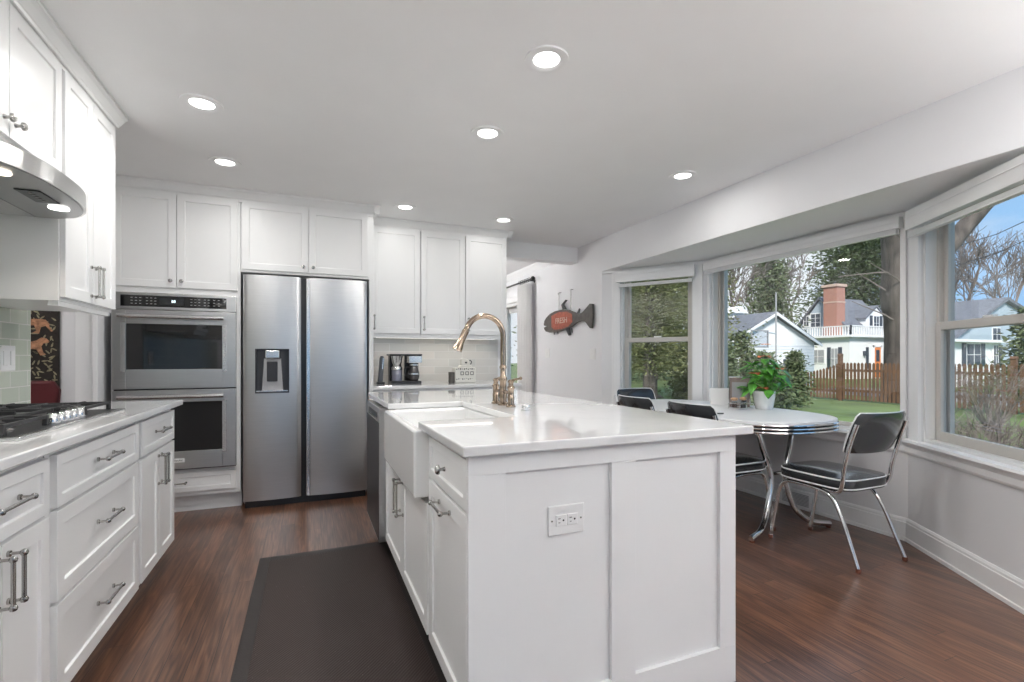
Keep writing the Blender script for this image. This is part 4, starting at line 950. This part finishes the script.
for i, (x, y, h_, lid, lb) in enumerate(((-.045,.02,.055,'wood','seasoning jar with a round wooden lid at the left of the wire rack'),(.003,-.02,.06,'wood','taller seasoning jar with a round wooden lid in the middle of the wire rack'),(.05,.015,.045,'black','small dark-lidded glass shaker at the right of the wire rack'))):
    j = empty('seasoning_jar', lb, 'jar', (3.09+x, 2.80+y, .772), 0, 'jars in the wire rack')
    MB().lathe([(.018,0),(.020,.003),(.020,h_-.01),(.014,h_)], 16).build('glass_body', 'jar', j, smooth=True)
    MB().lathe([(.017,.002),(.017,h_*.55),(.001,h_*.58)], 16).build('contents', ('soil','iron','grey')[i], j, smooth=True)
    if lid == 'wood': MB().lathe([(.015,h_),(.024,h_+.006),(.027,h_+.014),(.022,h_+.022),(.001,h_+.026)], 16).build('lid', 'wood', j, smooth=True)
    else: MB().lathe([(.019,h_-.002),(.019,h_+.012),(.001,h_+.014)], 16).build('lid', 'black', j, smooth=True)
nk = MB().box(-.006,.006,-.085,.085,0,.14).build('white_tile_card', 'plate', bev=.002); nk.name = 'menu_card'; nk.location = (3.20, 3.10, .764); nk.rotation_euler = (0,-.08,.77)
tag(nk, 'white card standing on the table by the window left of the napkin dispenser', 'card')
pn = MB().tube([(-.07,0,.005),(.07,0,.005)], .005, 8).build('pen', 'black', smooth=True); pn.location = (2.63, 2.62, .762); pn.rotation_euler = (0,0,-.5); tag(pn, 'slim black pen lying on the table near the chair back', 'pen')

# ------------------------------------------------------------------ outdoors
GZ = -.42
def at(px, t, z=GZ):
    u = (px-512)/FPX; return Vector((t*(math.sin(YAW)+u*math.cos(YAW)), t*(math.cos(YAW)-u*math.sin(YAW)), z))
def xat(px, y):
    u = (px-512)/FPX; return y*(math.sin(YAW)+u*math.cos(YAW))/(math.cos(YAW)-u*math.sin(YAW))
o = MB().prism([(3.05,-30),(140,-30),(140,140),(-40,140),(-40,9.4),(3.05,9.4)], GZ-.3, GZ).build('lawn', 'grass'); tag(o, 'green lawn outside the bay windows', 'lawn', kind='structure')
o = MB().box(21.3, 27, -30, 17, GZ, GZ+.02).build('street', 'asphalt'); tag(o, 'grey street beyond the picket fence', 'street', kind='structure')
o = MB().prism([(3.9,1.0),(6.4,-.4),(8.2,1.6),(7.4,3.4),(5.0,3.6)], GZ, GZ+.03).build('mulch_bed', 'mulch'); tag(o, 'brown mulch bed under the right bay window', 'garden bed', kind='structure')
o = MB().prism([(8.5,16.5),(13,15.5),(14,17.0),(9,18.5)], GZ, GZ+.02).build('garden_bed', 'mulch'); tag(o, 'brown strip of bare earth under the tall evergreen', 'garden bed', kind='structure')

# picket fence along x=18.3
FXX = 18.3
fe = empty('picket_fence', 'brown cedar picket fence along the street with a swooping end panel', 'fence', (FXX, 0, GZ))
posts = [(7.2,1.5),(9.6,1.5),(12.05,1.62),(14.4,1.1)]
for y, h_ in posts: MB().box(-.06,.06,y-.06,y+.06,0,h_+.06).prism([(-.08,h_+.06),(.08,h_+.06),(0,h_+.13)], y-.08, y+.08, 'y').build('post', 'fence', fe)
rl = MB(); y = 5.62; dy = .128
while y < 14.4:
    if y < 12.0: top = 1.42
    else:
        u = (y-12.0)/2.4; top = 1.45-.52*math.sin(u*PI/2)**.8
    MB().prism([(y-.043, .06), (y+.043, .06), (y+.043, top-.05), (y, top), (y-.043, top-.05)], -.045, -.025, 'x').build('picket', 'fence', fe); y += dy
rl.box(-.025,.02,5.5,12,.35,.44).box(-.025,.02,5.5,12,1.08,1.17).box(-.025,.02,12,14.4,.3,.39).build('rail', 'fence', fe)
# white garage
def gwin(p, x, y, z, w_, h_, m='shutter', frame=True, nm='window', rows=2):
    """window on a wall facing -y at plane y"""
    f = MB().box(x-w_/2-.06, x+w_/2+.06, y-.04, y, z-.06, z+h_+.06).build(nm, 'siding', p)
    gl = MB().box(x-w_/2, x+w_/2, y-.05, y-.04, z, z+h_).build('pane', m, f)
    b = MB().box(x-.02, x+.02, y-.06, y-.05, z, z+h_)
    for k in range(1, rows): b.box(x-w_/2, x+w_/2, y-.06, y-.05, z+h_*k/rows-.015, z+h_*k/rows+.015)
    b.build('muntin', 'siding', f); return f
ga = empty('garage', 'white gabled garage with a grey roof seen through the picture window', 'garage', (0,0,0))
gy = 18.6; gx0, gxm, gx1 = 19.5, 22.84, 26.2; ez, pz = 2.0, 3.5
MB().prism([(gx0+.15,GZ),(gx1-.15,GZ),(gx1-.15,ez),(gxm,pz-.08),(gx0+.15,ez)], gy, gy+3.2, 'y').build('wall', 'siding', ga)
MB().prism([(gx0-.1,ez-.12),(gxm,pz),(gx1+.1,ez-.12),(gx1+.1,ez),(gxm,pz+.13),(gx0-.1,ez)], gy-.25, gy+3.4, 'y').build('roof', 'shingle', ga)
MB().prism([(gx0-.12,ez-.22),(gxm,pz-.08),(gx1+.12,ez-.22),(gx1+.12,ez-.08),(gxm,pz+.08),(gx0-.12,ez-.08)], gy-.29, gy-.251, 'y').build('rake_board', 'siding', ga)
gwin(ga, 24.3, gy, .75, 1.5, .35)
d = MB().box(23.4, 25.4, gy-.05, gy, GZ, .5).build('garage_door', 'siding2', ga)
b = MB()
for k in range(14): b.box(gx0+.2, gx1-.2, gy-.012, gy, GZ+.17*k, GZ+.17*k+.012)
b.build('clapboard', 'siding2', ga)
cu = empty('roof_cupola', 'small white cupola on the far garage roof', 'cupola', (xat(733, 21.4), 21.4, 0))
MB().box(-.45,.45,-.45,.45,2.7,3.75).prism([(-.6,3.75),(.6,3.75),(0,4.15)], -.6, .6, 'y').build('housing', 'siding', cu)
b = MB()
for k in range(5): b.box(-.4,.4,-.48,-.45,2.95+k*.16,3.0+k*.16)
b.build('louver', 'siding2', cu)
# basketball hoop on a pole
bh = empty('basketball_hoop', 'basketball backboard on a tall pole before the white garage', 'basketball hoop', (xat(776, 16.0), 16.0, GZ))
MB().tube([(0,0,0),(0,0,4.6)], .035, 10).build('pole', 'grey', bh)
MB().tube([(0,0,2.7),(-.5,0,2.75)], .03, 8).build('arm', 'siding2', bh)
MB().box(-1.55,-1.5,-.03,.03,2.05,2.85).box(-.55,-.5,-.03,.03,2.05,2.85).box(-1.5,-.55,-.03,.03,2.05,2.1).box(-1.5,-.55,-.03,.03,2.8,2.85).build('backboard_frame', 'grey', bh)
MB().box(-1.5,-.55,-.008,.008,2.1,2.8).build('backboard', 'jar', bh)
MB().tube([(-1.5,0,2.3),(-.5,0,2.62)], .02, 6).build('brace', 'grey', bh)
MB().tube(arc((-1.0,-.3,2.2), .22, 0, 2*PI*15/16, 15, 'xy'), .012, 6, closed=True).build('rim', 'orange', bh)
# white house with chimney
hs = empty('white_house', 'white two-storey house with a tall red brick chimney and grey roof', 'house', (0,0,0))
hy, hX, hX1, hyb, e1 = 24.0, 37.5, 42.4, 28.8, 2.75; rzz = 6.0; ym = 27.15
MB().box(hX, hX1, hy, hyb, GZ, e1).build('ground_storey', 'siding', hs)
MB().box(hX-.35, hX1+.3, hy-.35, hyb+.2, e1, e1+.16).build('cornice', 'siding', hs)
b = MB(); x = hX-.25
while x < hX1+.2: b.box(x-.03, x+.03, hy-.28, hy-.22, e1+.16, e1+.8); x += .2
y = hy-.25
while y < hyb: b.box(hX-.28, hX-.22, y-.03, y+.03, e1+.16, e1+.8); y += .2
b.box(hX-.3, hX1+.2, hy-.3, hy-.2, e1+.8, e1+.87).box(hX-.3, hX-.2, hy-.3, hyb, e1+.8, e1+.87).build('balcony_railing', 'siding', hs)
MB().prism([(hy+.6, e1+.16), (hyb+.8, e1+.16), (ym, rzz-.12)], hX+1.2, hX+1.6, 'x').build('gable_wall', 'siding2', hs)
MB().prism([(hy+.4, e1+.2), (ym, rzz), (hyb+1.0, e1+.2), (hyb+1.0, e1+.34), (ym, rzz+.15), (hy+.4, e1+.34)], hX+1.0, hX1+1.6, 'x').build('roof', 'shingle', hs)
MB().prism([(hy+.7, e1+.16), (hyb+.8, e1+.16), (ym, rzz-.1)], hX1+1.1, hX1+1.4, 'x').build('far_gable_wall', 'siding2', hs)
def swin(p, y, x, z, w_, h_, m='shutter', rows=2):
    f = MB().box(x-.04, x, y-w_/2-.08, y+w_/2+.08, z-.08, z+h_+.08).build('window', 'siding', p)
    MB().box(x-.05, x-.04, y-w_/2, y+w_/2, z, z+h_).build('pane', m, f)
    b = MB().box(x-.06, x-.05, y-.02, y+.02, z, z+h_)
    for k in range(1, rows): b.box(x-.06, x-.05, y-w_/2, y+w_/2, z+h_*k/rows-.015, z+h_*k/rows+.015)
    b.build('muntin', 'siding', f); return f
swin(hs, 27.5, hX+1.2, 3.75, .75, 1.05, rows=3); swin(hs, 28.3, hX+1.2, 3.85, .4, .8)
swin(hs, 26.45, hX, .8, 1.0, 1.0, 'grey'); 
for y_ in (25.55, 24.7): MB().box(hX-.05, hX, y_-.14, y_+.14, .3, 2.0).build('shutter', 'shutter', hs)
swin(hs, 25.12, hX, .4, .5, 1.5, 'grey')
# dormer on the slope facing -y
dx0, dx1, dz0, dz1, dy0 = xat(866, hy+.8), xat(885.5, hy+.8), 3.25, 5.0, hy+.8
dm = MB().prism([(dx0, dz0), (dx1, dz0), (dx1, dz1-.55), ((dx0+dx1)/2, dz1+.25), (dx0, dz1-.55)], dy0, dy0+2.0, 'y').build('dormer', 'siding', hs)
MB().prism([(dx0-.15, dz1-.75), ((dx0+dx1)/2, dz1+.25), (dx1+.15, dz1-.75), (dx1+.15, dz1-.62), ((dx0+dx1)/2, dz1+.40), (dx0-.15, dz1-.62)], dy0-.1, dy0+2.0, 'y').build('dormer_roof', 'shingle', dm)
xm = (dx0+dx1)/2; gwin(dm, xm, dy0, dz0+.15, .6, 1.1)
for q in (-1, 1): MB().box(xm+q*.62-.15, xm+q*.62+.15, dy0-.05, dy0, dz0+.1, dz0+1.3).build('shutter', 'shutter', dm)
MB().box(37.9, 38.9, 25.25, 26.3, 2.9, 6.75).build('chimney', 'brick', hs); MB().box(37.8, 39.0, 25.15, 26.4, 6.75, 6.95).box(37.87,38.93,25.22,26.33,5.5,5.6).build('chimney_cap', mat('pale_stone', (.55,.38,.30), .8, var=.1), hs)
for px_ in (867, 886): MB().box(xat(px_, hy)-.14, xat(px_, hy)+.14, hy-.05, hy, .35, 2.0).build('shutter', 'shutter' if px_ < 880 else 'grey', hs)
dxo = xat(877, hy); d = MB().box(dxo-.36, dxo+.36, hy-.06, hy, GZ+.1, 2.0).build('front_door', 'orange', hs); MB().box(dxo-.2, dxo+.2, hy-.07, hy-.06, .9, 1.8).build('door_pane', 'shutter', d)
MB().box(dxo-.52, dxo-.38, hy-.07, hy, GZ, 2.15).box(dxo+.38, dxo+.52, hy-.07, hy, GZ, 2.15).box(dxo-.52, dxo+.52, hy-.07, hy, 2.02, 2.18).build('door_frame', 'siding', hs)
MB().box(xat(863.5, hy)-.08, xat(863.5, hy)+.08, hy-.2, hy, 1.35, 1.7).build('wall_lantern', 'shutter', hs)
# grey house seen in the right window
gh = empty('blue_grey_house', 'blue-grey gabled house with a white front extension seen through the right window', 'house', (0,0,0))
hy2 = 15.4; xa, xb, xc = xat(949, hy2), xat(1001, hy2), xat(1060, hy2)
MB().box(xa, xb, hy2, hy2+2.1, GZ, 2.05).build('white_extension', 'siding', gh)
MB().box(xa-.3, xb+.35, hy2-.4, hy2+2.1, 2.05, 2.2).build('extension_roof', 'siding', gh)
y3 = hy2+2.2; xg0, xgm, xg1 = xat(953, y3), xat(1003, y3), xat(1070, y3)
ezg, pzg = 2.4, 5.0
MB().prism([(xg0, GZ), (xg1, GZ), (xg1, ezg), (xgm, pzg), (xg0, ezg)], y3, y3+2.8, 'y').build('gable_wall', 'siding2', gh)
MB().prism([(xg0-.5, ezg-.15), (xgm, pzg+.05), (xg1+.5, ezg-.1), (xg1+.5, ezg+.08), (xgm, pzg+.25), (xg0-.5, ezg+.05)], y3-.3, y3+2.9, 'y').build('roof', 'shingle', gh)
gwin(gh, xat(973, hy2), hy2, .75, 1.35, 1.2); 
for px_ in (963.5, 982.5): MB().box(xat(px_, hy2)-.18, xat(px_, hy2)+.18, hy2-.05, hy2, .7, 2.0).build('shutter', 'shutter', gh)
gwin(gh, xat(995, hy2), hy2, .7, .4, 1.2); MB().box(xat(1000, hy2)-.15, xat(1000, hy2)+.15, hy2-.05, hy2, .7, 1.95).build('shutter', 'shutter', gh)
gwin(gh, xat(996, y3), y3, 2.35, .9, .8)

# trees
def evergreen(name, label, base, h, r, n, m, seed, leafsz=.16, z0=.08, shape=1.0, lump=.5, tm='bark', droop=.2, group=None):
    rs = random.Random(seed); t = empty(name, label, 'tree' if h > 3.2 else 'shrub', base, group=group)
    MB().tube([(0,0,-.05),(0,0,h*.5),(0,0,h*.97)], [h*.022+.03, h*.014+.02, .02], 8).build('trunk', tm, t)
    b = MB(); bm = b.bm
    nb = max(10, n//26)
    for i in range(nb):
        u = (i+rs.random())/nb; z = h*(z0+(1-z0)*u**.85); prof = ((1-u)**shape+.04)*min(1, .55+u*3); az = i*2.399+rs.uniform(-.4, .4)
        rad = r*prof*rs.uniform(.72, 1.12); dirv = Vector((math.cos(az), math.sin(az), 0))
        for j in range(26):
            s = rs.random()**.65; p = dirv*rad*s; p.z = z+rad*s*(.15-droop*s*1.5)+rs.gauss(0, .05*h*.14); sp_ = lump*(.10+.18*s)*r
            p += Vector((rs.gauss(0, sp_), rs.gauss(0, sp_), rs.gauss(0, sp_*.45)))
            d = (dirv+Vector((rs.gauss(0,.5), rs.gauss(0,.5), rs.gauss(0,.45)))).normalized(); sd_ = d.orthogonal().normalized(); sd_.rotate(Matrix.Rotation(rs.uniform(0, 6.28), 3, d)); k = leafsz*rs.uniform(.6, 1.4)
            v = [bm.verts.new(q) for q in (p-d*k*.6, p+sd_*k*.28, p+d*k*.7, p-sd_*k*.28)]; bm.faces.new(v)
        if rad > .5:
            b.tube([(0,0,z-rad*.05), (dirv.x*rad*.6, dirv.y*rad*.6, z)], [.03, .012], 4, cap=False)
    b.build('foliage', m, t); return t
def bare_tree(name, label, base, h, seed, r0, spread=.6, depth=6, lean=(0,0), m='twig', zs=.28, minr=.006):
    rs = random.Random(seed); t = empty(name, label, 'tree', base); b = MB()
    def grow(p, d, ln, r, lv):
        q = p+d*ln*.5+Vector((rs.gauss(0,.04), rs.gauss(0,.04), 0))*ln; e_ = p+d*ln
        b.tube([p, q, e_], [r, r*.85, r*.68], 6 if lv > depth-3 else 4, cap=False)
        if lv == 0: return
        for k in range(3 if lv > 1 else 4):
            a = d.orthogonal().normalized(); a.rotate(Matrix.Rotation(rs.uniform(0, 6.28), 3, d)); nd_ = (d+a*rs.uniform(.35, 1)*spread+Vector((0,0,.12))).normalized()
            st = e_ if k < 2 else q; grow(st, nd_, ln*rs.uniform(.62, .85), max(minr, r*(.6 if k < 2 else .4)), lv-1)
    grow(Vector((0,0,-.05)), Vector((lean[0], lean[1], 1)).normalized(), h*zs, r0, depth)
    b.build('branches', m, t); return t
evergreen('cedar_tree', 'tall olive green cedar filling the left bay window view', at(650, 15.5), 9.5, 2.5, 30000, 'leafolive', 1, .085, .12, .45, .55, droop=.25)
evergreen('cedar_tree', 'darker cedar standing far behind in the left window', at(655, 36), 9.0, 4.6, 9000, 'leafdark', 21, .22, .02, .5, .6)
evergreen('cedar_tree', 'dark cedar at the far left edge of the left window', at(590, 30), 10.0, 4.6, 7000, 'leafdark', 22, .24, .02, .5, .6)
evergreen('cedar_tree', 'slim olive cedar showing at the right edge of the left bay window', at(699, 20), 9.5, 1.35, 16000, 'leafolive', 23, .11, .04, .35, .6)
evergreen('spruce_tree', 'grey-green spruce rising behind the white garage', at(770, 40), 11.0, 2.9, 9000, 'leafgrey', 2, .22, .15, .9, .55, droop=.4)
evergreen('pine_tree', 'large dark pine behind the brick chimney house', at(862, 52), 17.5, 6.8, 22000, 'leafdark', 3, .30, .25, .55, .55)
evergreen('juniper_shrub', 'rounded olive juniper at the lower right of the left bay window', at(684, 17.6), 1.9, .75, 3000, 'leafolive', 24, .10, .02, .6, .7)
evergreen('juniper_shrub', 'tall grey-green juniper before the garage, left in the picture window', at(742, 15.0), 2.35, .75, 2600, 'leafgrey', 4, .10, .02, .6, .7)
evergreen('juniper_shrub', 'grey-green juniper at the far left edge of the picture window', at(724, 13.5), 1.95, .6, 2400, 'leafgrey', 5, .10, .02, .6, .7)
evergreen('juniper_shrub', 'grey-green juniper beside the end of the picket fence', at(795, 15.8), 1.75, .62, 2400, 'leafgrey', 6, .10, .02, .7, .7)
evergreen('juniper_shrub', 'grey-green juniper behind the potted anthurium', at(764, 15.4), 1.75, .75, 2600, 'leafgrey', 7, .10, .02, .6, .7)
evergreen('juniper_shrub', 'low juniper between the anthurium and the fence end', at(780, 14.6), 1.1, .65, 1800, 'leafdark', 8, .10, .02, .6, .7)
evergreen('spruce_tree', 'dark spruce beside the blue-grey house in the right window', at(1030, 17), 3.3, 1.2, 2500, 'leafgrey', 9, .16, .05, .8, .6)
bare_tree('bare_tree', 'leafless tree left of the spruce in the picture window', at(728, 34), 11, 31, .22, .62, 6, m='twig', minr=.02)
bare_tree('bare_tree', 'leafless tree behind the gap between garage and house', at(792, 48), 13, 32, .22, .55, 6, m='twig', minr=.025)
bare_tree('bare_tree', 'leafless tree spreading behind the blue-grey house in the right window', at(958, 42), 15, 33, .26, .75, 6, m='twig', minr=.022)
bare_tree('bare_tree', 'leafless tree at the right edge of the right window', at(1020, 46), 15, 36, .26, .7, 6, m='twig', minr=.022)
bare_tree('bare_tree', 'pale leafless tree far behind the white garage', at(750, 50), 13, 37, .22, .6, 6, m='twig', minr=.025)
bt = empty('large_oak_tree', 'big bare tree trunk forking just outside the corner of the bay', 'tree', at(911, 17.6))
RT = [.46,.45,.44,.43,.42,.41,.40,.39,.38,.38,.37,.37,.37,.37,.37,.38,.39,.42,.45,.46,.44,.42,.40,.38,.36,.34,.32,.30,.28,.25,.22]
MB().tube(smooth_path([(0,0,.80),(0,0,1.0),(-.02,0,1.35),(0,0,2.1),(.04,.0,2.9),(-.05,.1,4.2),(-.4,.3,7.5)], 5), RT, 18).build('trunk', 'bark', bt, smooth=True)
rvec = Vector((math.cos(YAW), -math.sin(YAW), 0))
lp = [Vector((0,0,2.2)), rvec*.20+Vector((0,0,2.90)), rvec*.52+Vector((0,0,3.33)), rvec*1.02+Vector((0,0,3.93)), rvec*1.55+Vector((0,0,4.48)), rvec*2.6+Vector((0,0,5.3))]
P = smooth_path(lp, 5); MB().tube(P, [.17-.07*k/len(P) for k in range(len(P))], 14).build('limb', 'bark', bt, smooth=True)
rs = random.Random(5); b = MB()
for k in range(7):
    p = Vector((-.1,-.1,2.0+k*.33)); d = Vector((rs.uniform(-1,-.3), rs.uniform(-.3,.6), rs.uniform(-.05,.5))).normalized(); b.tube([p, p+d*.5+Vector((0,0,.05)), p+d*1.1], [.018,.012,.006], 5)
b.build('twig', 'twig', bt)
for k_ in bt.children: k_.scale = (2.095,)*3; k_.location = (0,0,-1.70)
# bare shrubs below the right window and in front of the fence
def bare_shrub(lb, base, h, n, seed, m='twig'):
    rs = random.Random(seed); s = empty('bare_shrub', lb, 'shrub', base, group='leafless shrubs outside the right window'); b = MB()
    for k in range(n):
        a = rs.uniform(0, 6.28); d = Vector((math.cos(a)*rs.uniform(.2,.8), math.sin(a)*rs.uniform(.2,.8), 1)); p0 = Vector((d.x*.1, d.y*.1, 0)); L_ = h*rs.uniform(.6, 1)
        p1 = p0+d.normalized()*L_*.5; p2 = p1+(d+Vector((rs.gauss(0,.4), rs.gauss(0,.4), 0))).normalized()*L_*.5
        b.tube([p0, p1, p2], [.008,.006,.003], 4, cap=False)
        for q in range(4):
            t = rs.uniform(.3,1); o_ = p1.lerp(p2, t); dd = (d+Vector((rs.gauss(0,.9), rs.gauss(0,.9), rs.gauss(0,.3)))).normalized(); b.tube([o_, o_+dd*L_*.28], [.004,.002], 3, cap=False)
    b.build('twigs', m, s); return s
bare_shrub('leafless shrub near the lower left of the right window', at(972, 6.0), 1.0, 90, 1)
bare_shrub('leafless shrub near the lower right of the right window', at(1012, 5.6), .8, 80, 2)
bare_shrub('taller leafless shrub before the fence in the right window', at(992, 10.5), 1.5, 90, 3)
# overhead wires in the right window
for k, (za, zb) in enumerate(((5.6, 7.2), (6.6, 8.0))):
    A = at(925, 26, za); B = at(1090, 20, zb); o = MB().tube([A, (A+B)/2-Vector((0,0,.3)), B], .018, 5).build('power_line', 'black')
    tag(o, ('lower', 'upper')[k]+' black power line crossing the sky in the right window', 'cable')
